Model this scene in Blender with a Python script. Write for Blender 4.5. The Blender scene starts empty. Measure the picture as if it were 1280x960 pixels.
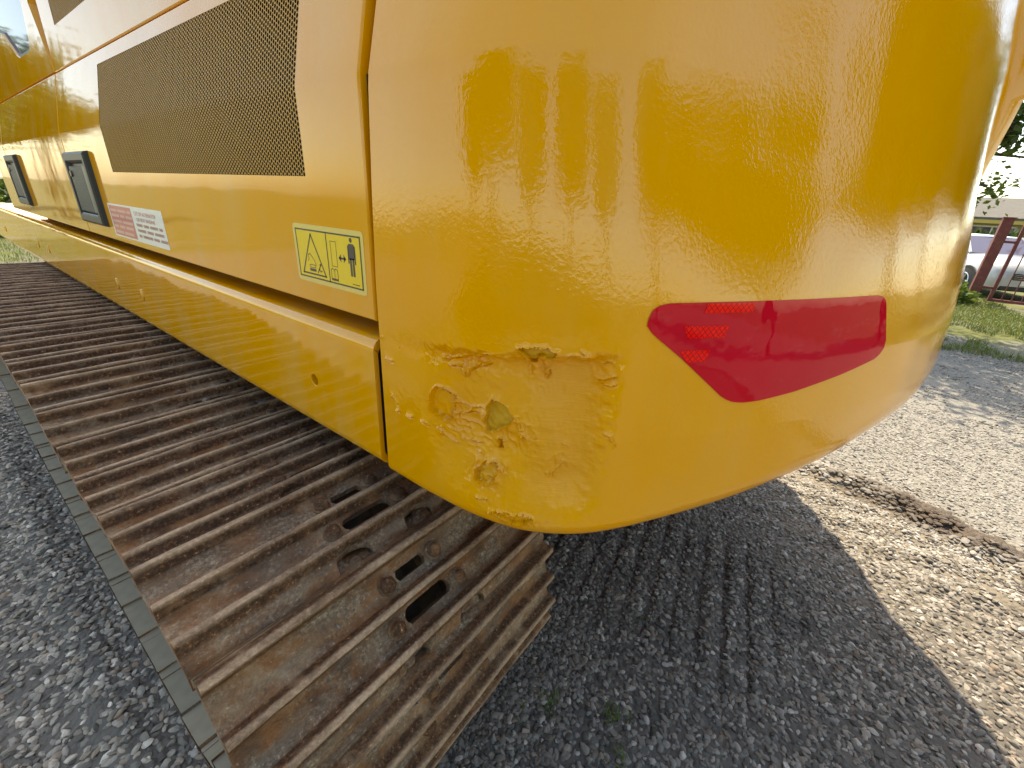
import bpy, math, random
import numpy as np
from mathutils import Matrix, Vector, Euler

# ------------------------------------------------------------------ camera, sky, sun, exposure
scene = bpy.context.scene
COL = scene.collection
R = math.radians
CAM_H = 1.53
cam_data = bpy.data.cameras.new('camera')
cam_data.sensor_width = 36.0
cam_data.lens = 527.2 / 1280.0 * 36.0
cam_data.clip_start = 0.01
cam_data.clip_end = 2000.0
cam = bpy.data.objects.new('camera', cam_data)
COL.objects.link(cam)
yaw, pitch, roll = R(54.35), R(22.98), R(3.43)
_d = Vector((math.sin(yaw) * math.cos(pitch), math.cos(yaw) * math.cos(pitch), -math.sin(pitch)))
_r = Vector((math.cos(yaw), -math.sin(yaw), 0.0))
_u = _r.cross(_d)
_r2 = _r * math.cos(roll) + _u * math.sin(roll)
_u2 = -_r * math.sin(roll) + _u * math.cos(roll)
cam.matrix_world = Matrix(((_r2.x, _u2.x, -_d.x, 0.0), (_r2.y, _u2.y, -_d.y, 0.0), (_r2.z, _u2.z, -_d.z, CAM_H), (0, 0, 0, 1)))
scene.camera = cam

SUN_DIR = Vector((0.46, 0.30, 1.0)).normalized()      # towards the sun
world = bpy.data.worlds.new('World')
scene.world = world
world.use_nodes = True
wn = world.node_tree
bg = wn.nodes['Background']
sky = wn.nodes.new('ShaderNodeTexSky')
sky.sky_type = 'NISHITA'
sky.sun_disc = False
sky.sun_elevation = math.asin(SUN_DIR.z)
sky.sun_rotation = math.atan2(SUN_DIR.x, SUN_DIR.y)
sky.air_density = 1.0
sky.dust_density = 1.2
sky.ozone_density = 1.0
wn.links.new(sky.outputs['Color'], bg.inputs['Color'])
bg.inputs['Strength'].default_value = 0.15
sun_data = bpy.data.lights.new('sun', 'SUN')
sun_data.energy = 2.6
sun_data.angle = R(0.55)
sun_data.color = (1.0, 0.965, 0.91)
sun = bpy.data.objects.new('sun', sun_data)
COL.objects.link(sun)
sun.rotation_euler = (-SUN_DIR).to_track_quat('-Z', 'Y').to_euler()
sun.location = (6, 5, 12)
scene.view_settings.view_transform = 'Standard'
scene.view_settings.look = 'None'
scene.view_settings.exposure = 1.8
scene.view_settings.gamma = 1.0
scene.view_settings.use_curve_mapping = False
scene.view_settings.use_white_balance = True          # camera set for open shade
scene.view_settings.white_balance_temperature = 8600.0
scene.view_settings.white_balance_tint = 7.0
scene.render.engine = 'CYCLES'
scene.cycles.max_bounces = 6
scene.cycles.use_denoising = True
scene.cycles.denoiser = 'OPENIMAGEDENOISE'
scene.cycles.denoising_input_passes = 'RGB_ALBEDO_NORMAL'
scene.cycles.denoising_prefilter = 'ACCURATE'

rng = np.random.default_rng(7)
random.seed(7)

# ------------------------------------------------------------------ helpers
def tag(o, label=None, cat=None, group=None, kind=None):
    if label: o['label'] = label
    if cat: o['category'] = cat
    if group: o['group'] = group
    if kind: o['kind'] = kind
    return o

def empty(name, loc=(0, 0, 0), rz=0.0):
    o = bpy.data.objects.new(name, None)
    COL.objects.link(o)
    o.location = loc
    o.rotation_euler = (0, 0, rz)
    o.empty_display_size = 0.1
    return o

def attach(o, parent, world_coords=True):
    """o is modelled in world metres; keep it there under its parent."""
    o.parent = parent
    if world_coords and parent is not None and parent.type == 'EMPTY':
        m = Matrix.Translation(parent.location) @ parent.rotation_euler.to_matrix().to_4x4()
        o.matrix_parent_inverse = m.inverted()

class MB:
    """collects faces of one mesh"""
    def __init__(s):
        s.V = []; s.F = []; s.M = []
    def add(s, V, F, m=0):
        b = len(s.V)
        s.V.extend([tuple(map(float, v)) for v in V])
        s.F.extend([tuple(int(i) + b for i in f) for f in F])
        s.M.extend([m] * len(F))
    def box(s, a, b, m=0, M=None):
        V = [(x, y, z) for z in (a[2], b[2]) for y in (a[1], b[1]) for x in (a[0], b[0])]
        if M is not None: V = [tuple(M @ Vector(v)) for v in V]
        s.add(V, [(0, 2, 3, 1), (4, 5, 7, 6), (0, 1, 5, 4), (2, 6, 7, 3), (0, 4, 6, 2), (1, 3, 7, 5)], m)
    def bevbox(s, a, b, r, m=0, M=None):
        """box with chamfered edges"""
        a = np.array(a, float); b = np.array(b, float); c = (a + b) / 2; h = (b - a) / 2
        V = []; F = []
        idx = {}
        for sx in (-1, 1):
            for sy in (-1, 1):
                for sz in (-1, 1):
                    for ax in range(3):
                        p = np.array([sx, sy, sz]) * h
                        for k in range(3):
                            if k != ax: p[k] -= np.sign(p[k]) * r
                        idx[(sx, sy, sz, ax)] = len(V); V.append(c + p)
        for ax in range(3):
            o = [k for k in range(3) if k != ax]
            for sg in (-1, 1):
                q = []
                for (u, v) in ((-1, -1), (1, -1), (1, 1), (-1, 1)):
                    t = [0, 0, 0]; t[ax] = sg; t[o[0]] = u; t[o[1]] = v
                    q.append(idx[(*t, ax)])
                F.append(tuple(q))
        for ax in range(3):
            o = [k for k in range(3) if k != ax]
            for u in (-1, 1):
                for v in (-1, 1):
                    q = []
                    for sg in (-1, 1):
                        t = [0, 0, 0]; t[ax] = sg; t[o[0]] = u; t[o[1]] = v
                        q.append((idx[(*t, o[0])], idx[(*t, o[1])]))
                    F.append((q[0][0], q[0][1], q[1][1], q[1][0]))
        for sx in (-1, 1):
            for sy in (-1, 1):
                for sz in (-1, 1):
                    F.append(tuple(idx[(sx, sy, sz, k)] for k in range(3)))
        if M is not None: V = [tuple(M @ Vector(v)) for v in V]
        s.add(V, F, m)
    def tube(s, pts, radii, n=8, m=0, cap=True):
        pts = [Vector(p) for p in pts]
        rings = []
        up = Vector((0, 0, 1))
        V = []; F = []
        for i, p in enumerate(pts):
            t = (pts[min(i + 1, len(pts) - 1)] - pts[max(i - 1, 0)]).normalized()
            a = t.cross(up)
            if a.length < 1e-3: a = t.cross(Vector((1, 0, 0)))
            a.normalize(); b = t.cross(a).normalized()
            rad = radii[i] if hasattr(radii, '__len__') else radii
            for k in range(n):
                an = 2 * math.pi * k / n
                V.append(p + (a * math.cos(an) + b * math.sin(an)) * rad)
        for i in range(len(pts) - 1):
            for k in range(n):
                k2 = (k + 1) % n
                F.append((i * n + k, i * n + k2, (i + 1) * n + k2, (i + 1) * n + k))
        if cap:
            F.append(tuple(range(n))[::-1]); F.append(tuple((len(pts) - 1) * n + k for k in range(n)))
        s.add(V, F, m)
    def grid(s, P, m=0, flip=False):
        """P: array (a,b,3)"""
        P = np.asarray(P, float); a, b = P.shape[:2]
        I = np.arange(a * b).reshape(a, b)
        q = np.stack([I[:-1, :-1], I[1:, :-1], I[1:, 1:], I[:-1, 1:]], -1).reshape(-1, 4)
        if flip: q = q[:, ::-1]
        s.add(P.reshape(-1, 3), q.tolist(), m)
    def build(s, name, mats, parent=None, smooth=None, world_coords=True):
        me = bpy.data.meshes.new(name)
        me.from_pydata(s.V, [], s.F)
        if not isinstance(mats, (list, tuple)): mats = [mats]
        for k in mats: me.materials.append(k)
        me.polygons.foreach_set('material_index', np.array(s.M, dtype=np.int32))
        me.update()
        o = bpy.data.objects.new(name, me)
        COL.objects.link(o)
        if parent is not None: attach(o, parent, world_coords)
        if smooth is not None: smooth_mesh(me, smooth)
        return o

def smooth_mesh(me, ang=None):
    me.polygons.foreach_set('use_smooth', np.ones(len(me.polygons), dtype=bool))
    if ang is not None and ang < 179:
        me.set_sharp_from_angle(angle=R(ang))

def sm(x):
    x = np.clip(x, 0, 1)
    return x * x * (3 - 2 * x)

def _hash(ix, iy, seed):
    h = (ix.astype(np.int64) * 374761393 + iy.astype(np.int64) * 668265263 + seed * 1442695041) & 0x7fffffff
    h = (h ^ (h >> 13)) * 1274126177 & 0x7fffffff
    return ((h ^ (h >> 16)) & 0xffff) / 65535.0

def vnoise(x, y, seed=0):
    x = np.asarray(x, float); y = np.asarray(y, float)
    ix = np.floor(x); iy = np.floor(y); fx = sm(x - ix); fy = sm(y - iy)
    ix = ix.astype(np.int64); iy = iy.astype(np.int64)
    a = _hash(ix, iy, seed); b = _hash(ix + 1, iy, seed); c = _hash(ix, iy + 1, seed); d = _hash(ix + 1, iy + 1, seed)
    return (a * (1 - fx) + b * fx) * (1 - fy) + (c * (1 - fx) + d * fx) * fy

def fbm(x, y, seed=0, oct=4):
    t = 0; a = 0.5; f = 1.0
    for k in range(oct):
        t = t + a * (vnoise(x * f + 17.3 * k, y * f - 9.1 * k, seed + k) - 0.5)
        a *= 0.5; f *= 2.03
    return t

# ------------------------------------------------------------------ materials
class NT:
    def __init__(s, name):
        s.m = bpy.data.materials.new(name)
        s.m.use_nodes = True
        s.t = s.m.node_tree
        s.b = s.t.nodes['Principled BSDF']
    def n(s, typ, **kw):
        nd = s.t.nodes.new('ShaderNode' + typ)
        for k, v in kw.items():
            if k in nd.inputs: nd.inputs[k].default_value = v
            else: setattr(nd, k, v)
        return nd
    def l(s, a, b): s.t.links.new(a, b)
    def set(s, **kw):
        for k, v in kw.items(): s.b.inputs[k.replace('_', ' ')].default_value = v
    def coord(s, out='Object'):
        return s.n('TexCoord').outputs[out]
    def noise(s, scale, detail=4.0, rough=0.55, vec=None, stretch=None):
        nd = s.n('TexNoise'); nd.inputs['Scale'].default_value = scale; nd.inputs['Detail'].default_value = detail; nd.inputs['Roughness'].default_value = rough
        v = vec if vec is not None else s.coord()
        if stretch:
            mp = s.n('Mapping'); mp.inputs['Scale'].default_value = stretch; s.l(v, mp.inputs['Vector']); v = mp.outputs['Vector']
        s.l(v, nd.inputs['Vector'])
        return nd.outputs['Fac']
    def ramp(s, fac, stops, interp='LINEAR'):
        nd = s.n('ValToRGB'); nd.color_ramp.interpolation = interp
        el = nd.color_ramp.elements
        while len(el) < len(stops): el.new(0.5)
        for e, (p, c) in zip(el, stops):
            e.position = p; e.color = (c, c, c, 1) if not hasattr(c, '__len__') else (*c[:3], 1)
        s.l(fac, nd.inputs['Fac'])
        return nd.outputs['Color']
    def mix(s, fac, a, b, mode='MIX'):
        nd = s.n('Mix', data_type='RGBA', blend_type=mode)
        for inp, v in ((nd.inputs[0], fac), (nd.inputs[6], a), (nd.inputs[7], b)):
            if hasattr(v, 'links') or hasattr(v, 'is_linked'): s.l(v, inp)
            elif hasattr(v, '__len__'): inp.default_value = (*v[:3], 1)
            else: inp.default_value = v
        return nd.outputs[2]
    def math(s, op, a, b=0.0, clamp=False):
        nd = s.n('Math', operation=op); nd.use_clamp = clamp
        for inp, v in ((nd.inputs[0], a), (nd.inputs[1], b)):
            if hasattr(v, 'is_linked'): s.l(v, inp)
            else: inp.default_value = v
        return nd.outputs[0]
    def bump(s, h, strength=0.3, dist=0.01, normal=None):
        nd = s.n('Bump'); nd.inputs['Strength'].default_value = strength; nd.inputs['Distance'].default_value = dist
        s.l(h, nd.inputs['Height'])
        if normal is not None: s.l(normal, nd.inputs['Normal'])
        return nd.outputs['Normal']

def plain(name, col, rough=0.6, metal=0.0, var=0.15, scale=30.0, bump=0.0, coat=0.0, spec=0.5):
    t = NT(name)
    f = t.noise(scale, 5)
    c = t.mix(f, tuple(x * (1 - var) for x in col), tuple(min(1, x * (1 + var)) for x in col))
    t.l(c, t.b.inputs['Base Color'])
    t.set(Roughness=rough, Metallic=metal, Coat_Weight=coat, Coat_Roughness=0.06)
    t.b.inputs['Specular IOR Level'].default_value = spec
    if bump: t.l(t.bump(f, bump, 0.004), t.b.inputs['Normal'])
    return t.m

YEL = (0.79, 0.333, 0.001)
def make_paint(name, peel=0.0, wavy=0.0, dust=0.12):
    t = NT(name)
    co = t.coord()
    tone = t.noise(2.2, 3, vec=co)
    c = t.mix(tone, tuple(x * 0.95 for x in YEL), tuple(min(1, x * 1.05) for x in YEL))
    # road dust and dried water marks on the lacquer
    d = t.noise(7.0, 6, 0.65, vec=co, stretch=(1.0, 1.0, 0.35))
    dm = t.ramp(d, [(0.45, 0.0), (0.75, dust)])
    c = t.mix(dm, c, (0.62, 0.50, 0.26))
    if peel:
        at = t.n('Attribute'); at.attribute_name = 'peel'
        pc = t.mix(t.noise(60, 4, vec=co), (0.50, 0.25, 0.004), (0.64, 0.33, 0.008))
        c = t.mix(at.outputs['Fac'], c, pc)
        sc = t.n('Attribute'); sc.attribute_name = 'scuff'
    t.l(c, t.b.inputs['Base Color'])
    t.set(Roughness=0.42, Coat_Weight=1.0, Coat_IOR=1.5); t.b.inputs['Specular IOR Level'].default_value = 0.0
    cr = t.ramp(t.noise(11, 5, vec=co), [(0.3, 0.03), (0.8, 0.10)])
    if peel:
        cr = t.math('ADD', cr, t.math('MULTIPLY', sc.outputs['Fac'], 0.3))
        cr = t.math('ADD', cr, t.math('MULTIPLY', at.outputs['Fac'], 0.4))
    t.l(cr, t.b.inputs['Coat Roughness'])
    nrm = None
    if wavy: nrm = t.bump(t.noise(2.6, 2, 0.5, vec=co), 1.0, wavy)
    if peel:
        nrm = t.bump(t.noise(150, 2, 0.5, vec=co), 1.0, peel, nrm)
        scr = t.noise(40, 4, 0.6, vec=co, stretch=(1, 1, 14))
        nrm = t.bump(t.math('MULTIPLY', scr, sc.outputs['Fac']), 1.0, 0.0012, nrm)
    if nrm is not None:
        t.l(nrm, t.b.inputs['Normal']); t.l(nrm, t.b.inputs['Coat Normal'])
    return t.m

M = {}
M['cast'] = make_paint('yellow_cast_paint', peel=0.00030, wavy=0.010, dust=0.10)
M['paint'] = make_paint('yellow_panel_paint', wavy=0.004, dust=0.25)
M['black'] = plain('black_plastic', (0.008, 0.009, 0.012), 0.45, var=0.3)
M['greyplastic'] = plain('grey_plastic', (0.05, 0.058, 0.068), 0.4, var=0.2, scale=60)
M['mesh'] = plain('vent_mesh_paint', (0.56, 0.27, 0.012), 0.5, var=0.12, scale=20)
M['dark'] = plain('dark_interior', (0.020, 0.013, 0.008), 0.9, var=0.3)
M['steel'] = plain('worn_steel', (0.16, 0.13, 0.10), 0.45, metal=0.6, var=0.4, scale=40, bump=0.2)

def make_track():
    t = NT('rusty_track_steel')
    co = t.coord()
    oi = t.n('ObjectInfo')
    va = t.n('VectorMath', operation='ADD'); t.l(co, va.inputs[0])
    cb = t.n('CombineXYZ'); t.l(t.math('MULTIPLY', oi.outputs['Random'], 37.0), cb.inputs[0]); t.l(cb.outputs[0], va.inputs[1])
    v = va.outputs[0]
    n1 = t.noise(9, 6, 0.65, vec=v); n2 = t.noise(34, 6, 0.7, vec=v); n3 = t.noise(150, 4, 0.7, vec=v)
    c = t.ramp(n1, [(0.30, (0.032, 0.018, 0.011)), (0.43, (0.11, 0.056, 0.029)), (0.54, (0.22, 0.112, 0.05)), (0.66, (0.32, 0.23, 0.15))])
    rust = t.ramp(n2, [(0.47, 0.0), (0.66, 0.8)])
    c = t.mix(rust, c, (0.21, 0.082, 0.024))
    grey = t.ramp(t.noise(6, 4, 0.6, vec=v, stretch=(0.6, 3, 3)), [(0.5, 0.0), (0.62, 0.75)])
    c = t.mix(grey, c, t.mix(n3, (0.06, 0.05, 0.041), (0.22, 0.185, 0.145)))
    sx = t.n('SeparateXYZ'); t.l(co, sx.inputs[0])
    # packed dust on the flats, rusty flanks darkened further, shade put into their colour
    flat = t.math('MULTIPLY', t.ramp(sx.outputs['Z'], [(0.0115, 1.0), (0.017, 0.0)]), t.ramp(t.noise(13, 5, 0.7, vec=v, stretch=(0.7, 1.4, 1)), [(0.44, 0.0), (0.62, 0.85)]))
    c = t.mix(flat, c, t.ramp(n3, [(0.3, (0.06, 0.047, 0.036)), (0.5, (0.19, 0.155, 0.115)), (0.68, (0.40, 0.33, 0.25))]))
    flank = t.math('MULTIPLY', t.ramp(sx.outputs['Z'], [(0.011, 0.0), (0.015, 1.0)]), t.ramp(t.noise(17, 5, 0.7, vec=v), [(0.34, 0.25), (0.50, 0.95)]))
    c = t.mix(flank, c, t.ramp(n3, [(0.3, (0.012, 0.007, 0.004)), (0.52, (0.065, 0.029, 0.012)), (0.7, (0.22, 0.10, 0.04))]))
    # rubbed grouser tips
    tip = t.math('MULTIPLY', t.ramp(sx.outputs['Z'], [(0.029, 0.0), (0.035, 1.0)]), t.ramp(t.noise(22, 5, 0.7, vec=v, stretch=(0.35, 1, 1)), [(0.35, 0.15), (0.6, 0.85)]))
    c = t.mix(tip, c, t.mix(n3, (0.22, 0.13, 0.075), (0.60, 0.47, 0.35)))
    spk = t.ramp(n3, [(0.64, 0.0), (0.70, 0.75)])
    c = t.mix(spk, c, (0.42, 0.36, 0.29))
    c = t.mix(1.0, c, (1.60, 1.52, 1.40), 'MULTIPLY')
    t.l(c, t.b.inputs['Base Color'])
    t.l(t.ramp(n2, [(0.3, 0.38), (0.7, 0.75)]), t.b.inputs['Roughness'])
    t.set(Metallic=0.15)
    b = t.bump(n2, 1.0, 0.012); b = t.bump(n3, 1.0, 0.005, b); b = t.bump(t.noise(420, 3, 0.7, vec=v), 1.0, 0.0015, b)
    t.l(b, t.b.inputs['Normal'])
    return t.m
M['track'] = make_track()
M['shoeend'] = plain('grey_shoe_end', (0.33, 0.27, 0.185), 0.85, var=0.35, scale=14, bump=0.15)

# ------------------------------------------------------------------ ground heights (shared by gravel, ground, grass)
def seg_d(x, y, a, b):
    a = np.array(a); b = np.array(b); ab = b - a
    t = np.clip(((x - a[0]) * ab[0] + (y - a[1]) * ab[1]) / (ab @ ab), 0, 1)
    return np.hypot(x - a[0] - t * ab[0], y - a[1] - t * ab[1]), t

BERM = [(3.45, 0.6), (3.30, -0.17), (3.21, -0.61), (3.08, -0.90), (2.86, -1.22), (2.2, -1.9)]
def berm_d(x, y):
    d = 9e9
    for a, b in zip(BERM[:-1], BERM[1:]):
        d = np.minimum(d, seg_d(x, y, a, b)[0])
    return d

def ground_h(x, y):
    x = np.asarray(x, float); y = np.asarray(y, float)
    near = sm((30 - np.hypot(x, y)) / 20)
    h = near * (0.05 * fbm(x * 0.8, y * 0.8, 3, 3) + 0.030 * fbm(x * 4.2, y * 4.2, 5, 4))
    # shoe prints left behind by the tracks: grooves across the direction of travel
    v = y - 0.17 * x + 0.015 * fbm(x * 5, y * 5, 9, 2)
    w = sm((x - 1.10) / 0.35) * sm((2.25 - x) / 0.35) * sm((y + 0.40) / 0.45) * sm((1.1 - y) / 0.2) * (0.35 + 0.9 * vnoise(x * 2.3, y * 5.0, 15))
    g = np.abs(((v / 0.098) % 1.0) - 0.5) * 2
    h = h + w * (-0.030 * sm((g - 0.45) / 0.5) + 0.008)
    w2 = sm((x - 2.2) / 0.2) * sm((3.1 - x) / 0.2) * sm((0.8 - y) / 0.3)
    v2 = x + 0.35 * y
    h = h + w2 * 0.022 * (np.sin(v2 * 2 * math.pi / 0.21) * 0.5)
    bd = berm_d(x, y)
    h = h + 0.035 * np.exp(-((bd / 0.09) ** 2)) * (0.7 + vnoise(x * 14, y * 14, 21)) - 0.02 * np.exp(-(((bd - 0.17) / 0.07) ** 2))
    # gravel heaped against the outside of the crawler
    h = h + 0.030 * np.exp(-(((x + 0.05) / 0.06) ** 2)) * sm((y - 0.9) / 0.3) * sm((5.2 - y) / 0.4) * (0.85 + 0.3 * vnoise(x * 9, y * 9, 17))
    return h - 0.012

# ------------------------------------------------------------------ excavator
EXC = empty('excavator', (1.95, 2.6, 0.0))
tag(EXC, 'yellow tracked excavator with dented counterweight corner and peeling paint', 'excavator')

# --- counterweight: plan outline of the casting, swept upwards with a lean and a rolled lower edge
CX=1.95
_pl=np.array([(.43,.595),(.4285,.53),(.4285,.47),(.436,.37),(.459,.285),(.506,.208),(.6,.127),(.756,.015),(.99,-.115),(1.25,-.215),(1.5,-.275),(1.72,-.303),(1.95,-.314)])
_pl=np.vstack([_pl,np.c_[2*CX-_pl[-2::-1,0],_pl[-2::-1,1]]])
def catmull(P,n=24):
    Q=np.vstack([2*P[0]-P[1],P,2*P[-1]-P[-2]]); out=[]
    for i in range(1,len(Q)-2):
        p0,p1,p2,p3=Q[i-1],Q[i],Q[i+1],Q[i+2]
        d=lambda a,b:max(np.hypot(*(b-a))**.5,1e-6)
        t0=0;t1=t0+d(p0,p1);t2=t1+d(p1,p2);t3=t2+d(p2,p3)
        for t in np.linspace(t1,t2,n,endpoint=False):
            A1=(t1-t)/(t1-t0)*p0+(t-t0)/(t1-t0)*p1;A2=(t2-t)/(t2-t1)*p1+(t-t1)/(t2-t1)*p2;A3=(t3-t)/(t3-t2)*p2+(t-t2)/(t3-t2)*p3
            B1=(t2-t)/(t2-t0)*A1+(t-t0)/(t2-t0)*A2;B2=(t3-t)/(t3-t1)*A2+(t-t1)/(t3-t1)*A3
            out.append((t2-t)/(t2-t1)*B1+(t-t1)/(t2-t1)*B2)
    out.append(P[-1]); return np.array(out)
OUT=catmull(_pl)
SS=np.r_[0,np.cumsum(np.hypot(*np.diff(OUT,axis=0).T))]; STOT=SS[-1]
_T=np.gradient(OUT,SS,axis=0); _T/=np.hypot(*_T.T)[:,None]
NRM=np.c_[_T[:,1],-_T[:,0]]   # outward = left side of travel -> check sign
if NRM[0,0]>0: NRM=-NRM
ZB=1.03
def zb_rf(s):
    d=np.minimum(s,STOT-s)
    return np.interp(d,[0,.3,.5,.75,1.1,1.5],[1.027,1.027,1.032,1.042,1.055,1.06]), np.interp(d,[0,.3,.5,.75,1.1,1.5],[.022,.03,.045,.08,.13,.15])

def offset(s,z,x):
    rear=np.interp(z,[1.0,1.22,1.33,1.42,1.53,1.62,1.75,1.87,1.98,2.2],[0,0,.008,.02,.042,.063,.085,.10,.12,.15])
    side=np.interp(z,[1.0,1.40,1.53,1.67,1.69,1.77,2.2],[0,0,.004,.010,.012,.031,.125])
    d=np.minimum(s,STOT-s); w=sm((d-.16)/.55)
    o=w*rear+(1-w)*side
    right=np.interp(z,[1.0,1.22,1.33,1.45,1.56,1.68,1.85,2.2],[0,0,.008,.024,.040,.036,.021,.006]); wr=sm((x-1.93)/.06)*sm((3.1-x)/.4)
    return o*(1-wr)+wr*(w*right+(1-w)*side)
def surf(s,z,disp=0):
    s=np.asarray(s,float); z=np.asarray(z,float)
    x=np.interp(s,SS,OUT[:,0]);y=np.interp(s,SS,OUT[:,1]);nx=np.interp(s,SS,NRM[:,0]);ny=np.interp(s,SS,NRM[:,1])
    l=np.hypot(nx,ny); nx/=l; ny/=l
    o=offset(s,z,x)
    zb,RF=zb_rf(s); z=np.maximum(z,zb)
    t=np.clip((zb+RF-z)/RF,0,1); o=o+RF*(1-np.sqrt(np.maximum(1-t*t,0)))
    o=o-disp
    return np.stack([x-nx*o,y-ny*o,z+0*x],-1)

FLAKES = {'A': [(0.237, 1.259), (0.253, 1.251), (0.272, 1.236), (0.267, 1.22), (0.243, 1.201), (0.226, 1.194), (0.223, 1.21), (0.227, 1.236)], 'B': [(0.283, 1.348), (0.305, 1.356), (0.323, 1.357), (0.333, 1.349), (0.332, 1.343), (0.309, 1.34), (0.307, 1.327), (0.298, 1.328), (0.294, 1.339)], 'C': [(0.141, 1.254), (0.156, 1.256), (0.171, 1.238), (0.171, 1.214), (0.159, 1.201), (0.137, 1.209), (0.125, 1.216), (0.127, 1.239)], 'D': [(0.214, 1.122), (0.232, 1.144), (0.249, 1.153), (0.256, 1.137), (0.253, 1.117), (0.233, 1.105), (0.217, 1.108)], 'E': [(0.252, 1.187), (0.256, 1.193), (0.261, 1.19), (0.26, 1.179), (0.254, 1.176)], 'F': [(0.251, 1.061), (0.275, 1.06), (0.292, 1.055), (0.308, 1.06), (0.327, 1.071), (0.307, 1.074), (0.291, 1.066), (0.275, 1.068)]}
RIDGES = [[(0.149, 1.305), (0.174, 1.317), (0.206, 1.32), (0.238, 1.333), (0.26, 1.333), (0.289, 1.335), (0.329, 1.342), (0.374, 1.35)], [(0.159, 1.297), (0.183, 1.3), (0.187, 1.285), (0.197, 1.303), (0.214, 1.311), (0.231, 1.317)], [(0.296, 1.331), (0.304, 1.318), (0.304, 1.3)], [(0.292, 1.327), (0.295, 1.309), (0.292, 1.298)], [(0.315, 1.312), (0.323, 1.317), (0.319, 1.304), (0.325, 1.312)], [(0.169, 1.235), (0.198, 1.231), (0.225, 1.237)], [(0.169, 1.213), (0.198, 1.223), (0.221, 1.226)], [(0.281, 1.238), (0.293, 1.225), (0.3, 1.21), (0.306, 1.195), (0.316, 1.209)], [(0.285, 1.181), (0.29, 1.195), (0.294, 1.209)], [(0.361, 1.36), (0.37, 1.356), (0.377, 1.349)], [(0.416, 1.233), (0.427, 1.231), (0.431, 1.219), (0.432, 1.206)], [(0.34, 1.15), (0.344, 1.142), (0.351, 1.16), (0.359, 1.171)], [(0.361, 1.204), (0.374, 1.189), (0.382, 1.174)], [(0.038, 1.182), (0.09, 1.184), (0.137, 1.18), (0.163, 1.167), (0.189, 1.158), (0.218, 1.16)], [(0.142, 1.186), (0.147, 1.17)], [(0.158, 1.197), (0.179, 1.177), (0.199, 1.171), (0.218, 1.175)], [(0.009, 1.312), (0.048, 1.311), (0.054, 1.306)], [(0.018, 1.273), (0.035, 1.273)], [(0.026, 1.206), (0.039, 1.196)], [(0.402, 1.337), (0.412, 1.339), (0.416, 1.334)], [(0.398, 1.313), (0.412, 1.317), (0.419, 1.32)], [(0.403, 1.308), (0.42, 1.309)], [(0.135, 1.211), (0.148, 1.202), (0.164, 1.201)], [(0.225, 1.08), (0.239, 1.083)], [(0.263, 1.139), (0.271, 1.133), (0.268, 1.15)], [(0.209, 1.127), (0.219, 1.123), (0.214, 1.14)]]
STICKER = [(0.457, 1.4), (0.46, 1.412), (0.484, 1.421), (0.659, 1.422), (0.921, 1.423), (0.96, 1.411), (0.997, 1.332), (0.973, 1.312), (0.869, 1.293), (0.753, 1.275), (0.65, 1.27), (0.609, 1.279), (0.574, 1.303), (0.517, 1.346), (0.472, 1.378)]

def poly_inside(x, y, poly):
    ins = np.zeros(x.shape, bool); n = len(poly)
    for i in range(n):
        x1, y1 = poly[i]; x2, y2 = poly[(i + 1) % n]
        c = ((y1 > y) != (y2 > y)) & (x < (x2 - x1) * (y - y1) / (y2 - y1 + 1e-12) + x1)
        ins ^= c
    return ins

def line_d(x, y, pts, closed=False):
    d = np.full(x.shape, 9.0)
    P = list(pts) + ([pts[0]] if closed else [])
    for a, b in zip(P[:-1], P[1:]):
        d = np.minimum(d, seg_d(x, y, a, b)[0])
    return d

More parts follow.
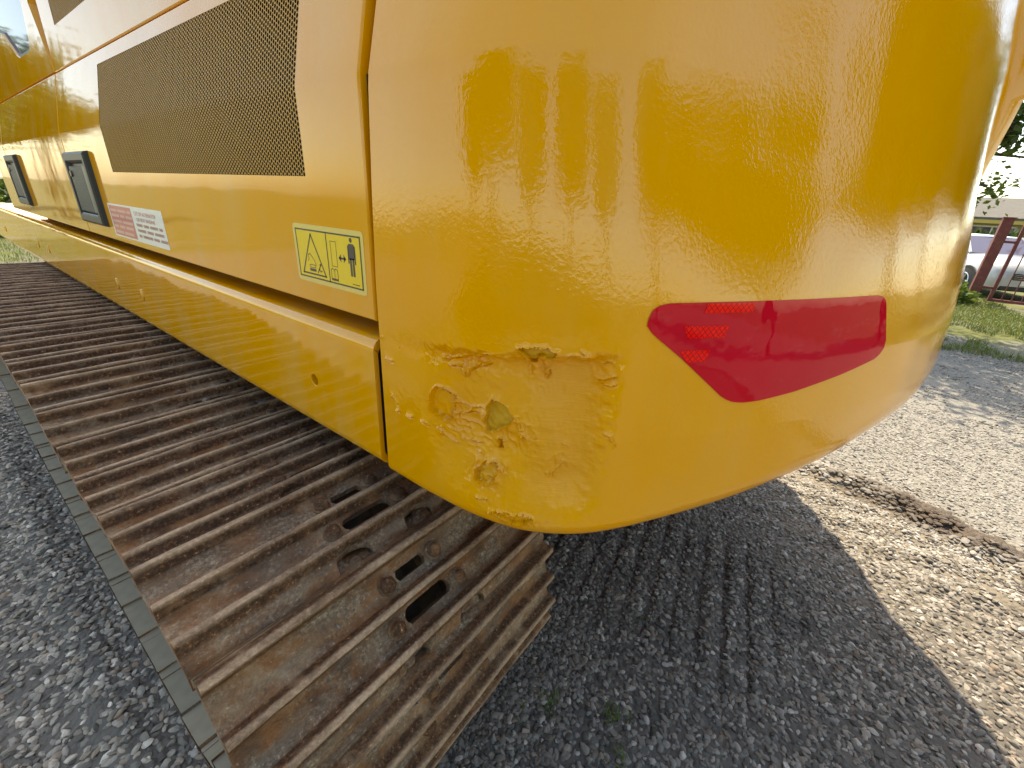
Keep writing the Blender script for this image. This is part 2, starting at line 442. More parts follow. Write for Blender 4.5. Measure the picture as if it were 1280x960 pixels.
def dent_field(S, Z):
    """metres the skin moves out (+) or in (-), how far the paint is gone, and how scuffed it is"""
    wx = S + 0.012 * fbm(S * 70, Z * 70, 31, 4); wz = Z + 0.012 * fbm(S * 70 + 7, Z * 70 - 3, 37, 4)
    D = np.zeros(S.shape); peel = np.zeros(S.shape)
    # the blow: a shallow pan with a horizontal upper lip and broken lower slope
    pan = sm((wx - 0.10) / 0.12) * sm((0.435 - wx) / 0.05) * sm((1.345 - wz + 0.10 * (wx - 0.29)) / 0.022) * sm((wz - 1.06) / 0.10)
    D -= 0.021 * pan
    for (cx, cz, rx, rz, a) in ((0.31, 1.30, 0.05, 0.05, -0.006), (0.20, 1.22, 0.06, 0.04, -0.005), (0.37, 1.25, 0.035, 0.10, -0.006),
                                (0.28, 1.14, 0.06, 0.03, 0.004), (0.235, 1.30, 0.05, 0.02, 0.004), (0.335, 1.21, 0.03, 0.05, 0.004), (0.14, 1.31, 0.08, 0.012, -0.003), (0.40, 1.14, 0.05, 0.05, -0.004)):
        D += a * np.exp(-(((wx - cx) / rx) ** 2 + ((wz - cz) / rz) ** 2))
    D += pan * 0.010 * fbm(S * 22, Z * 22, 41, 4)
    crk = 0.6 + 0.8 * vnoise(S * 140, Z * 140, 51)
    for k, pl in enumerate(RIDGES):
        d = line_d(wx, wz, pl)
        brk = sm((vnoise(S * 55 + k, Z * 55, 90 + k) - 0.25) / 0.3)
        D += crk * brk * (0.0040 * np.exp(-((d / 0.0019) ** 2)) + 0.0009 * np.exp(-((d / 0.008) ** 2)))
        d2 = line_d(wx - 0.0022, wz + 0.0030, pl)                 # the crack opens on the lower side of the lifted edge
        D -= 0.0030 * brk * np.exp(-((d2 / 0.0014) ** 2))
    # wrinkled skin around the torn spots
    for (cx, cz, rx, rz, a) in ((0.18, 1.31, 0.05, 0.02, 0.004), (0.19, 1.20, 0.05, 0.03, 0.0045), (0.29, 1.21, 0.03, 0.03, 0.004),
                                (0.31, 1.32, 0.02, 0.03, 0.004), (0.235, 1.125, 0.035, 0.03, 0.004), (0.41, 1.32, 0.015, 0.03, 0.003), (0.29, 1.066, 0.05, 0.012, 0.003), (0.35, 1.165, 0.02, 0.02, 0.003)):
        g = np.exp(-(((wx - cx) / rx) ** 2 + ((wz - cz) / rz) ** 2))
        rdg = 1 - np.abs(2 * vnoise(S * 110 + 30 * Z + 2.0 * fbm(S * 40, Z * 40, 75, 2), Z * 95, 71) - 1)
        D += 1.3 * a * g * (rdg ** 2 - 0.45)
    for k, (nm, pl) in enumerate(FLAKES.items()):
        ins = poly_inside(wx, wz, pl); d = line_d(wx, wz, pl, True)
        bare = {'A': 1.0, 'B': 0.9, 'C': 0.10, 'D': 0.45, 'E': 0.3, 'F': 0.2}[nm]
        peel = np.maximum(peel, bare * ins)
        D += np.where(ins, -0.0032 + 0.002 * fbm(S * 50, Z * 50, 83, 3), 0.0022 * np.exp(-((d / 0.005) ** 2)) * crk)
        D += np.where(~ins, 0.0052 * np.exp(-((d / 0.0019) ** 2)) * (vnoise(S * 45, Z * 45, 87) > 0.3), 0)
    scuff = pan * sm((wx - 0.28) / 0.05) * 0.9 + 0.35 * pan
    return D, peel, scuff

def smooth_lines(a, b, step): return np.arange(a, b, step)
s_lines = np.unique(np.round(np.r_[0, np.arange(0.004, 0.47, 0.0015), np.arange(0.47, 1.2, 0.012), np.arange(1.2, 1.46, 0.02), np.arange(1.46, 1.75, 0.006), np.arange(1.75, STOT, 0.02), STOT], 4))
t_low = np.linspace(0, 1, 9) ** 1.6
z_abs = np.unique(np.round(np.r_[np.arange(1.10, 1.375, 0.0015), np.arange(1.375, 1.66, 0.015), np.arange(1.66, 1.70, 0.005), np.arange(1.70, 2.12, 0.02), 2.12], 4))
S_, J_ = np.meshgrid(s_lines, np.arange(44 + len(z_abs)), indexing='ij')
zb_, rf_ = zb_rf(S_)
frac = np.minimum(J_ / 44.0, 1.0)
Zlow = zb_ + (z_abs[0] - zb_) * frac ** 1.35
Z_ = np.where(J_ < 44, Zlow, z_abs[np.clip(J_ - 44, 0, len(z_abs) - 1)])
D_, peel_, scuff_ = dent_field(S_, Z_)
P_cw = surf(S_, Z_, D_)
# rounded upper shoulder, roof and underside
def inset_rings(P0, steps):
    c = np.array([CX, 0.62]); out = []
    for (k, dz) in steps:
        q = P0.copy(); q[:, :2] = c + (q[:, :2] - c) * (1 - k); q[:, 1] = np.minimum(q[:, 1], 0.595); q[:, 2] += dz; out.append(q)
    return out
top = inset_rings(P_cw[:, -1], [(0.006, 0.012), (0.02, 0.03), (0.04, 0.04), (0.5, 0.055), (0.98, 0.06)])
bot = inset_rings(P_cw[:, 0], [(0.01, 0.0), (0.3, 0.0), (0.98, 0.0)])
G = np.concatenate([np.stack(bot[::-1], 1), P_cw, np.stack(top, 1)], 1)
pz = np.concatenate([np.zeros((len(s_lines), 3)), peel_, np.zeros((len(s_lines), 5))], 1)
sz = np.concatenate([np.zeros((len(s_lines), 3)), scuff_, np.zeros((len(s_lines), 5))], 1)
mb = MB(); mb.grid(G)
# front ends of the casting, facing the engine doors
for col in (G[0], G[-1]):
    q = col.copy(); q2 = q.copy(); q2[:, 0] += 0.05 * np.sign(CX - q[0, 0]); q2[:, 1] -= 0.0
    mb.grid(np.stack([q, q2], 0), 0, flip=col is G[0])
CW = mb.build('counterweight', M['cast'], EXC)
tag(CW, 'dented yellow counterweight with torn flaking paint at its corner')
me = CW.data
n0 = G.shape[0] * G.shape[1]
for nm, arr in (('peel', pz), ('scuff', sz)):
    at = me.attributes.new(nm, 'FLOAT', 'POINT')
    v = np.zeros(len(me.vertices)); v[:n0] = arr.reshape(-1)
    at.data.foreach_set('value', v)
smooth_mesh(me, 50)

# reflective sticker wrapped over the casting
def red_sticker():
    t = NT('red_reflective_film')
    co = t.coord()
    c = t.mix(t.noise(9, 5, 0.6, vec=co), (0.52, 0.003, 0.014), (0.62, 0.005, 0.022))
    du = t.ramp(t.noise(14, 6, 0.65, vec=co, stretch=(1, 1, 2.2)), [(0.58, 0.0), (0.78, 0.14)])
    c = t.mix(du, c, (0.55, 0.30, 0.30))
    t.l(c, t.b.inputs['Base Color'])
    t.set(Roughness=0.4, Coat_Weight=0.45, Coat_Roughness=0.03); t.b.inputs['Specular IOR Level'].default_value = 0.0
    t.l(t.bump(t.noise(10, 3, 0.5, vec=co), 0.5, 0.003), t.b.inputs['Coat Normal'])
    return t.m
def red_band():
    t = NT('red_prismatic_film')
    co = t.coord('UV')
    mp = t.n('Mapping'); mp.inputs['Scale'].default_value = (150, 150, 1); mp.inputs['Rotation'].default_value = (0, 0, R(45)); t.l(co, mp.inputs['Vector'])
    ch = t.n('TexBrick'); ch.inputs['Scale'].default_value = 1.0; ch.offset = 0.0; ch.inputs['Mortar Size'].default_value = 0.09
    ch.inputs['Brick Width'].default_value = 1.0; ch.inputs['Row Height'].default_value = 1.0
    ch.inputs['Color1'].default_value = (0.92, 0.006, 0.006, 1); ch.inputs['Color2'].default_value = (1.0, 0.012, 0.008, 1); ch.inputs['Mortar'].default_value = (0.45, 0.004, 0.008, 1)
    t.l(mp.outputs['Vector'], ch.inputs['Vector'])
    t.l(ch.outputs['Color'], t.b.inputs['Base Color'])
    t.set(Roughness=0.5, Coat_Weight=0.3, Coat_Roughness=0.05); t.b.inputs['Specular IOR Level'].default_value = 0.0
    return t.m
M['redfilm'] = red_sticker(); M['redband'] = red_band()

def round_poly(P, it=2):
    P = np.array(P, float)
    for _ in range(it):
        Q = np.roll(P, -1, 0); P = np.stack([0.75 * P + 0.25 * Q, 0.25 * P + 0.75 * Q], 1).reshape(-1, 2)
    return P
def wrap_patch(name, poly, lift, mats, parent, step=0.012, uv=False, m=0):
    """fill a (s,z) outline with a grid clipped row by row and laid on the casting"""
    poly = np.array(poly); n = 64
    u = poly[:, 0].min() + 1e-5 + (np.ptp(poly[:, 0]) - 2e-5) * (0.5 - 0.5 * np.cos(np.linspace(0, math.pi, n)))
    rows = []
    for x in u:
        zs = []
        for i in range(len(poly)):
            a, b = poly[i], poly[(i + 1) % len(poly)]
            if (a[0] > x) != (b[0] > x): zs.append(a[1] + (b[1] - a[1]) * (x - a[0]) / (b[0] - a[0]))
        v = np.linspace(min(zs), max(zs), 16); rows.append(np.stack([np.full(16, x), v], -1))
    rows = np.array(rows).transpose(1, 0, 2)
    P = surf(rows[..., 0], rows[..., 1], lift)
    b = MB(); b.grid(P, 0, flip=True)
    o = b.build(name, mats, parent, smooth=180)
    if uv:
        me = o.data; lay = me.uv_layers.new(name='UVMap')
        flat = rows.reshape(-1, 2)
        lay.data.foreach_set('uv', flat[[l.vertex_index for l in me.loops]].reshape(-1))
    return o
STICKER_OUT = [(0.4555, 1.392), (0.4565, 1.402), (0.4605, 1.412), (0.470, 1.4185), (0.486, 1.4215), (0.60, 1.4225), (0.75, 1.4235), (0.92, 1.4245), (0.940, 1.4225), (0.954, 1.416), (0.9605, 1.406), (0.990, 1.343), (0.990, 1.329), (0.980, 1.318), (0.966, 1.311), (0.869, 1.293), (0.753, 1.275), (0.68, 1.268), (0.645, 1.2675), (0.622, 1.2715), (0.604, 1.280), (0.574, 1.303), (0.517, 1.346), (0.466, 1.381)]
stk = wrap_patch('reflective_sticker', STICKER_OUT, 0.0012, M['redfilm'], CW)
tag(stk, 'dark red reflective sticker shaped like a tapered wedge')
for (a, b, c, d, z0, z1) in ((0.548, 0.634, 0.630, 0.545, 1.4215, 1.407), (0.514, 0.592, 0.587, 0.524, 1.391, 1.3725), (0.514, 0.566, 0.559, 0.528, 1.357, 1.3385)):
    wrap_patch('reflective_band', [(a, z0 - 0.001), (b, z0 - 0.001), (c, z1), (d, z1)], 0.0018, M['redband'], CW, uv=True)

# --- side panels
def Xp(z):
    return np.interp(z, [1.0, 1.684, 1.690, 1.882, 1.892, 2.12, 2.16, 2.19], [0.437, 0.437, 0.4375, 0.4775, 0.4785, 0.485, 0.50, 0.56])
def panel(mb, ylines, zlines, skip=None, lift=0.0, m=0):
    Y, Z = np.meshgrid(ylines, zlines, indexing='ij')
    P = np.stack([Xp(Z) - lift, Y, Z], -1)
    a, b = Y.shape; I = np.arange(a * b).reshape(a, b); F = []
    for i in range(a - 1):
        for j in range(b - 1):
            cy = (ylines[i] + ylines[i + 1]) / 2; cz = (zlines[j] + zlines[j + 1]) / 2
            if skip and skip(cy, cz): continue
            F.append((I[i, j], I[i, j + 1], I[i + 1, j + 1], I[i + 1, j]))
    mb.add(P.reshape(-1, 3), F, m)
def panel_rim(mb, y0, y1, z0, z1, r=0.012, depth=0.05, m=0):
    """rolled edge of a door: rounds over and returns inwards"""
    zl = np.r_[z0, np.linspace(z0, z1, 24)[1:-1], z1]
    zl = np.unique(np.r_[zl, [z for z in (1.684, 1.690, 1.882, 1.892) if z0 < z < z1]])
    prof = [(0, 0), (0.3 * r, 0.12 * r), (0.7 * r, 0.45 * r), (0.95 * r, r), (r, 1.6 * r), (r, depth)]
    loop = [(y0, z) for z in zl] + [(y, z1) for y in np.linspace(y0, y1, 12)[1:-1]] + [(y1, z) for z in zl[::-1]] + [(y, z0) for y in np.linspace(y1, y0, 12)[1:-1]]
    L = np.array(loop); rings = []
    for (o, dx) in prof:
        q = np.c_[np.clip(L[:, 0], y0 , y1), np.clip(L[:, 1], z0, z1)]
        q[:, 0] = np.where(L[:, 0] <= y0 + 1e-6, y0 - o, np.where(L[:, 0] >= y1 - 1e-6, y1 + o, L[:, 0]))
        q[:, 1] = np.where(L[:, 1] <= z0 + 1e-6, z0 - o, np.where(L[:, 1] >= z1 - 1e-6, z1 + o, L[:, 1]))
        rings.append(np.stack([Xp(L[:, 1]) + dx, q[:, 0], q[:, 1]], -1))
    Pm = np.stack(rings, 0); Pm = np.concatenate([Pm, Pm[:, :1]], 1)
    mb.grid(Pm, m)

Y0D, Y1D, Z0D, Z1D = 0.612, 2.513, 1.330, 1.886
GY0, GY1, GZ0, GZ1 = 0.783, 1.945, 1.556, 1.850
r_ = 0.0035
mb = MB()
yl = np.unique(np.r_[np.linspace(Y0D + r_, GY0, 8), np.linspace(GY0, GY1, 30), np.linspace(GY1, Y1D - r_, 10)])
zl = np.unique(np.round(np.r_[np.linspace(Z0D + r_, GZ0, 8), np.linspace(GZ0, 1.684, 5), 1.690, np.linspace(1.69, GZ1, 5), np.linspace(GZ1, Z1D - r_, 4)], 5))
panel(mb, yl, zl, skip=lambda y, z: GY0 < y < GY1 and GZ0 < z < GZ1)
panel_rim(mb, Y0D + r_, Y1D - r_, Z0D + r_, Z1D - r_, r_)
DOOR = mb.build('engine_door', M['paint'], EXC, smooth=40)
tag(DOOR, 'large yellow engine door with a perforated vent')

def perforated(name, y0, y1, z0, z1, p, hole, parent, lift=-0.0006):
    """punched sheet: one ring of faces round every hole, with the wall of the hole"""
    colw = p * 0.8660254; b = MB(); V = []; F = []
    ny = int((y1 - y0) / colw) + 1; nz = int((z1 - z0) / p) + 1
    ang = np.radians(60 * np.arange(6)); Ro = p / math.sqrt(3)
    oy, oz = Ro * np.cos(ang), Ro * np.sin(ang); iy, iz = hole * np.cos(ang), hole * np.sin(ang)
    for j in range(nz):
        for i in range(ny):
            cy = y0 + i * colw; cz = z0 + j * p + (0.5 * p if i % 2 else 0)
            base = len(V)
            for k in range(6):
                z = cz + oz[k]; V.append((float(Xp(z)) - lift, cy + oy[k], z))
            for k in range(6):
                z = cz + iz[k]; V.append((float(Xp(z)) - lift, cy + iy[k], z))
            for k in range(6):
                v = V[base + 6 + k]; V.append((v[0] + 0.0006, v[1], v[2]))
            for k in range(6):
                k2 = (k + 1) % 6
                F.append((base + k, base + 6 + k, base + 6 + k2, base + k2))
                F.append((base + 6 + k, base + 12 + k, base + 12 + k2, base + 6 + k2))
    b.add(V, F); return b.build(name, M['mesh'], parent)
_Xp = Xp
_zt = np.linspace(0.9, 2.3, 1401); _xt = _Xp(_zt)
def Xp(z):
    if np.ndim(z) == 0: return _xt[min(1400, max(0, int((z - 0.9) * 1000 + 0.5)))]
    return _Xp(z)
GR = perforated('perforated_grille', GY0 - 0.002, GY1 + 0.002, GZ0 - 0.001, GZ1, 0.0084, 0.0039, DOOR)
tag(GR, 'perforated vent of small round holes')

# dark space behind the vent and the whole body core
mb = MB()
mb.box((0.53, 0.60, 1.07), (3.37, 4.1, 1.86))
mb.box((0.57, 0.60, 1.86), (3.33, 4.1, 2.14))
mb.build('engine_bay', M['dark'], EXC)

# dark filler added in the joint behind the casting, standing in for its shade
mb = MB()
mb.box((0.450, 0.597, 1.05), (0.53, 0.6105, 1.69)); mb.box((0.497, 0.597, 1.692), (0.57, 0.6105, 2.10))
o = mb.build('joint_filler', M['dark'], EXC)

# service door ahead of it
mb = MB()
SY0, SY1 = 2.520, 3.985
panel(mb, np.linspace(SY0 + r_, SY1 - r_, 16), np.unique(np.r_[np.linspace(Z0D + r_, 1.684, 8), 1.690, np.linspace(1.69, Z1D - r_, 6)]))
panel_rim(mb, SY0 + r_, SY1 - r_, Z0D + r_, Z1D - r_, r_)
SD = mb.build('service_door', M['paint'], EXC, smooth=40)
tag(SD, 'yellow service door below the cab')
mb = MB()
panel(mb, np.linspace(3.993 + r_, 4.45, 10), np.unique(np.r_[np.linspace(Z0D + r_, 1.684, 6), 1.690, np.linspace(1.69, Z1D - r_, 4)]))
panel_rim(mb, 3.993 + r_, 4.45, Z0D + r_, Z1D - r_, r_)
mb.build('side_panel', M['paint'], EXC, smooth=40)

# hood above the engine door, with its own vent
HY0, HY1, HZ0 = 0.612, 2.513, 1.8885
mb = MB()
VY0, VY1, VZ0, VZ1 = 1.30, 2.345, 2.005, 2.11
yl = np.unique(np.r_[np.linspace(HY0 + r_, VY0, 6), np.linspace(VY0, VY1, 12), np.linspace(VY1, HY1 - r_, 4)])
zl = np.unique(np.r_[np.linspace(HZ0 + r_, VZ0, 4), np.linspace(VZ0, VZ1, 4), 2.12, 2.14, 2.16, 2.175, 2.19])
panel(mb, yl, zl, skip=lambda y, z: VY0 < y < VY1 and VZ0 < z < VZ1)
panel_rim(mb, HY0 + r_, HY1 - r_, HZ0 + r_, 2.19, r_)
mb.box((0.56, HY0, 2.165), (3.34, HY1, 2.188))
HOOD = mb.build('hood', M['paint'], EXC, smooth=40)
perforated('hood_vent', VY0 - 0.002, VY1 + 0.002, VZ0, VZ1, 0.0084, 0.0039, HOOD)

# other flank and front closing sheets
mb = MB()
mb.box((3.39, 0.61, 1.05), (3.46, 5.9, 1.90)); mb.box((3.35, 0.61, 1.90), (3.42, 4.1, 2.17))
mb.box((0.50, 4.12, 1.32), (3.38, 4.16, 2.10)); mb.box((0.46, 4.12, 1.06), (3.44, 5.95, 1.30))
mb.build('deck', M['paint'], EXC)
mb = MB(); mb.box((0.47, 0.60, 1.040), (3.42, 5.9, 1.058)); mb.build('belly_plate', M['dark'], EXC)

# cab with the rear quarter window
mb = MB()
CB0, CB1, CZ0, CZ1 = 2.512, 4.4, 1.880, 3.0
WIN = [(2.735, 2.16), (2.79, 2.03), (2.815, 2.003), (2.85, 1.995), (3.05, 1.998), (3.10, 2.012), (3.27, 2.11), (3.65, 2.19), (4.05, 2.21), (4.05, 2.78), (2.60, 2.78), (2.62, 2.5)]
def cabX(z): return 0.4785 + 0.02 * max(0, z - 1.9)
outer = [(CB0 + 0.01 + 0.52 * 0, CZ0), (CB1, CZ0), (CB1 - 0.15, CZ1), (2.30, CZ1)]
# wall as a ring of quads between the outline and the window opening
def ring_pts(poly, n):
    P = np.array(poly); Q = np.vstack([P, P[:1]]); L = np.r_[0, np.cumsum(np.hypot(*np.diff(Q, axis=0).T))]
    t = np.linspace(0, L[-1], n, endpoint=False); return np.stack([np.interp(t, L, Q[:, 0]), np.interp(t, L, Q[:, 1])], -1)
outer = [(2.522, CZ0 + 0.01), (CB1, CZ0 + 0.01), (CB1 - 0.12, CZ1), (2.42, CZ1), (2.42, 2.62), (2.62, 2.11)]
cW = np.mean(WIN, 0)
angs = np.linspace(-math.pi, math.pi, 120, endpoint=False)
def hit(poly, a):
    dv = np.array([math.cos(a), math.sin(a)]); best = None
    for i in range(len(poly)):
        p = np.array(poly[i]); q = np.array(poly[(i + 1) % len(poly)]); e = q - p
        den = dv[0] * e[1] - dv[1] * e[0]
        if abs(den) < 1e-9: continue
        w = p - cW; t = (w[0] * e[1] - w[1] * e[0]) / den; u = (w[0] * dv[1] - w[1] * dv[0]) / den
        if t > 0 and -1e-6 <= u <= 1 + 1e-6 and (best is None or t < best): best = t
    return cW + dv * best
allang = sorted(set(list(angs) + [math.atan2(p[1] - cW[1], p[0] - cW[0]) for p in WIN] + [math.atan2(p[1] - cW[1], p[0] - cW[0]) for p in outer]))
Ri = np.array([hit(WIN, a) for a in allang]); Ro_ = np.array([hit(outer, a) for a in allang])
def c3(P, dx=0.0): return np.stack([np.array([cabX(z) for z in P[:, 1]]) + dx, P[:, 0], P[:, 1]], -1)
rings = np.stack([c3(Ro_, 0.04), c3(Ro_ + (cW - Ro_) * 0.004, 0.006), c3(Ro_ + (cW - Ro_) * 0.012, 0.0), c3(Ri + (Ri - cW) * 0.02, 0.0), c3(Ri + (Ri - cW) * 0.006, 0.004), c3(Ri, 0.02)], 0)
rings = np.concatenate([rings, rings[:, :1]], 1)
mb.grid(rings, 0, flip=True)
mb.box((0.50, 2.60, CZ1 - 0.03), (1.45, CB1 - 0.1, CZ1 + 0.02)); mb.box((1.42, 2.46, CZ0), (1.46, CB1 - 0.1, CZ1 - 0.03)); mb.box((0.53, 2.46, CZ0), (1.42, 2.50, CZ1 - 0.03))
CAB = mb.build('cab', M['paint'], EXC, smooth=35)
tag(CAB, 'yellow operator cab with a tinted window')
def glassmat():
    t = NT('tinted_glass'); t.set(Base_Color=(0.10, 0.09, 0.14, 1), Roughness=0.04); t.b.inputs['Specular IOR Level'].default_value = 0.45
    return t.m
M['glass'] = glassmat()
mb = MB(); q = c3(Ri + (cW - Ri) * -0.001, 0.012); mb.add(np.vstack([q, [[cabX(cW[1]) + 0.012, *cW]]]), [(len(q), (i + 1) % len(q), i) for i in range(len(q))])
WINO = mb.build('window', M['glass'], CAB)
mb = MB(); w0 = c3(Ri, 0.008); w1 = c3(Ri + (cW - Ri) * 0.045, 0.008); w2 = c3(Ri + (cW - Ri) * 0.05, 0.0115)
rg = np.stack([w0, w1, w2], 0); rg = np.concatenate([rg, rg[:, :1]], 1); mb.grid(rg, 0, flip=True); mb.build('window_seal', M['black'], CAB)

# --- side beam of the revolving frame
BY0, BY1 = 0.617, 6.0
def arc(cx, cz, r, a0, a1, n=7): return [(cx + r * math.cos(R(a)), cz + r * math.sin(R(a))) for a in np.linspace(a0, a1, n)]
low = [(0.56, 1.032)] + arc(0.456, 1.058, 0.026, 270, 180)          # underside, rolled lower edge
upp = arc(0.454, 1.274, 0.024, 180, 90) + [(0.50, 1.2995), (0.545, 1.300)]
hy, hz, hr = 0.836, 1.157, 0.0125
mb = MB()
yy = np.r_[BY0, BY0 + 0.004, np.linspace(BY0 + 0.02, BY1, 30)]
for prof in (low, upp):
    P = np.array([[(x, y, z) for (x, z) in prof] for y in yy]); mb.grid(P, 0, flip=True)
# flat web with a drilled hole
zw0, zw1 = low[-1][1], upp[0][1]
hb = 0.03
def web(y0, y1, z0, z1):
    mb.add([(0.43, y0, z0), (0.43, y1, z0), (0.43, y1, z1), (0.43, y0, z1)], [(3, 2, 1, 0)])
web(BY0, hy - hb, zw0, zw1); web(hy + hb, BY1, zw0, zw1); web(hy - hb, hy + hb, zw0, hz - hb); web(hy - hb, hy + hb, hz + hb, zw1)
n = 32; V = []; F = []
for k in range(n):
    a = 2 * math.pi * k / n; c, s = math.cos(a), math.sin(a); q = hb / max(abs(c), abs(s))
    V += [(0.43, hy + q * c, hz + q * s), (0.43, hy + (hr + .0012) * c, hz + (hr + .0012) * s), (0.4312, hy + hr * c, hz + hr * s), (0.445, hy + hr * c, hz + hr * s)]
for k in range(n):
    a = 4 * k; b = 4 * ((k + 1) % n)
    for j in range(3): F.append((a + j, b + j, b + j + 1, a + j + 1))
mb.add(V, F)
# cut end: sheet thickness and a web plate set back
endp = low + upp
pin = [(x + 0.010, z + (0.010 if z < 1.06 else (-0.010 if z > 1.28 else 0))) for x, z in endp]
for a, b in ((0, 1),):
    P = np.stack([[(x, BY0, z) for x, z in endp], [(x, BY0, z) for x, z in pin], [(x, BY0 + 0.003, z) for x, z in pin]], 0); mb.grid(np.array(P), 0)
BEAM = mb.build('side_beam', M['paint'], EXC, smooth=40)
mb = MB(); mb.box((0.4415, BY0 + 0.004, 1.0435), (0.56, BY0 + 0.012, 1.2885)); mb.build('beam_web', M['dark'], BEAM)
mb = MB(); mb.box((0.4455, hy - .05, hz - .05), (0.46, hy + .05, hz + .05)); mb.build('backing_plate', M['dark'], BEAM)
for (py, pz_) in ((2.286, 1.153), (1.98, 1.155), (3.622, 1.149), (3.93, 1.151), (5.26, 1.14)):
    mb = MB(); n = 20; V = []; F = []
    for (rr, dx) in ((0.021, 0.0), (0.020, 0.003), (0.014, 0.0042), (0.0, 0.0045)):
        V += [(0.43 - dx, py + rr * math.cos(2 * math.pi * k / n), pz_ + rr * math.sin(2 * math.pi * k / n)) for k in range(n)]
    for j in range(3): F += [(j * n + k, (j + 1) * n + k, (j + 1) * n + (k + 1) % n, j * n + (k + 1) % n) for k in range(n)]
    mb.add(V, F); mb.build('plug', M['paint'], BEAM, smooth=40)

# --- door latches: black frame, sunken paddle, key barrel
def latch(parent, y0, y1, z0, z1):
    mb = MB(); x = 0.437
    def fr(o, dx): return [(x - dx, y0 + o, z0 + o), (x - dx, y1 - o, z0 + o), (x - dx, y1 - o, z1 - o), (x - dx, y0 + o, z1 - o)]
    L = [fr(0, 0), fr(0.003, 0.012), fr(0.010, 0.017), fr(0.030, 0.017), fr(0.038, 0.008), fr(0.040, 0.002)]
    V = sum(L, []); F = []
    for j in range(5): F += [(4 * j + k, 4 * j + (k + 1) % 4, 4 * j + 4 + (k + 1) % 4, 4 * j + 4 + k) for k in range(4)]
    F.append((20, 21, 22, 23)); mb.add(V, [f[::-1] for f in F], 0)
    # paddle: tilted ribbed plate
    a, b = y0 + 0.10, y1 - 0.055; c, d = z0 + 0.045, z1 - 0.05
    for k in range(12):
        yk = a + (b - a) * k / 12
        mb.bevbox((x - 0.012 - 0.004 * (k / 12), yk, c), (x - 0.003, yk + (b - a) / 12 - 0.003, d), 0.0015, 1)
    mb.bevbox((x - 0.013, y0 + 0.045, c - 0.002), (x - 0.003, y0 + 0.09, d + 0.004), 0.003, 1)
    mb.bevbox((x - 0.016, y0 + 0.04, z0 + 0.012), (x - 0.004, y1 - 0.04, z0 + 0.038), 0.004, 1)
    mb.tube([(x - 0.003, y1 - 0.075, z1 - 0.075), (x - 0.020, y1 - 0.075, z1 - 0.075)], 0.011, 14, 2)
    return mb.build('door_latch', [M['black'], M['greyplastic'], M['steel']], parent)
latch(DOOR, 2.18, 2.50, 1.372, 1.622)
latch(SD, 3.64, 3.965, 1.376, 1.632)

# --- decals (flat print)
def decal_mat(name, col, rough=0.35): return plain(name, col, rough, var=0.06, scale=80, coat=0.4)
M['dyel'] = decal_mat('decal_yellow', (0.82, 0.55, 0.0)); M['dpale'] = decal_mat('decal_pale_rim', (0.74, 0.55, 0.13)); M['dblk'] = decal_mat('decal_black', (0.02, 0.02, 0.02))
M['dwht'] = decal_mat('decal_white', (0.78, 0.78, 0.76)); M['dred'] = decal_mat('decal_red', (0.62, 0.10, 0.13)); M['dpink'] = decal_mat('decal_pale_red', (0.72, 0.34, 0.34))
class Dec:
    """2-D print in (u to the right, v up) on the door; u runs towards the rear of the machine"""
    def __init__(s, yl, zb, x=0.437): s.mb = MB(); s.yl = yl; s.zb = zb; s.x = x
    def poly(s, P, m, lay=1):
        s.mb.add([(s.x - 0.0004 - 0.0003 * lay, s.yl - u, s.zb + v) for u, v in P], [tuple(range(len(P)))], m)
    def rect(s, a, b, c, d, m, lay=1): s.poly([(a, b), (c, b), (c, d), (a, d)], m, lay)
    def line(s, pts, w, m, lay=1, closed=False):
        P = list(pts) + ([pts[0]] if closed else [])
        for (a, b) in zip(P[:-1], P[1:]):
            dx, dy = b[0] - a[0], b[1] - a[1]; l = math.hypot(dx, dy); dx /= l; dy /= l; h = w / 2
            a2 = (a[0] - dx * h, a[1] - dy * h); b2 = (b[0] + dx * h, b[1] + dy * h)
            s.poly([(a2[0] + dy * h, a2[1] - dx * h), (b2[0] + dy * h, b2[1] - dx * h), (b2[0] - dy * h, b2[1] + dx * h), (a2[0] - dy * h, a2[1] + dx * h)], m, lay)
    def rrect(s, a, b, c, d, r, m, lay=1):
        P = []
        for (cx, cy, a0) in ((c - r, b + r, -90), (c - r, d - r, 0), (a + r, d - r, 90), (a + r, b + r, 180)):
            P += [(cx + r * math.cos(R(a0 + t)), cy + r * math.sin(R(a0 + t))) for t in (0, 30, 60, 90)]
        s.poly(P, m, lay)
    def text(s, txt, u, v, h, w, m, lay=2):
        cu = bpy.data.curves.new('print', 'FONT'); cu.body = txt; cu.size = 1.0
        ob = bpy.data.objects.new('print', cu); me = bpy.data.meshes.new_from_object(ob)
        if len(me.vertices):
            V = np.array([tuple(q.co)[:2] for q in me.vertices]); mn = V.min(0); mx = V.max(0)
            V = (V - mn) / (mx - mn) * np.array([w, h]) + np.array([u, v])
            s.mb.add([(s.x - 0.0004 - 0.0003 * lay, s.yl - a, s.zb + b) for a, b in V], [tuple(p.vertices) for p in me.polygons], m)
        bpy.data.objects.remove(ob); bpy.data.meshes.remove(me); bpy.data.curves.remove(cu)

# warning decal: keep-clear pictogram, 0.222 x 0.108 m
D = Dec(0.852, 1.3705); W_, H_ = 0.222, 0.106
D.rrect(0, 0, W_, H_, 0.008, 1, 0)
D.rect(0.010, 0.010, W_ - 0.010, H_ - 0.010, 0, 1)
D.line([(0.010, 0.010), (W_ - 0.010, 0.010), (W_ - 0.010, H_ - 0.010), (0.010, H_ - 0.010)], 0.0026, 2, 2, True)
D.line([(0.112, 0.010), (0.112, H_ - 0.010)], 0.0026, 2, 2)
D.line([(0.022, 0.017), (0.100, 0.017), (0.061, 0.089)], 0.0030, 2, 2, True)
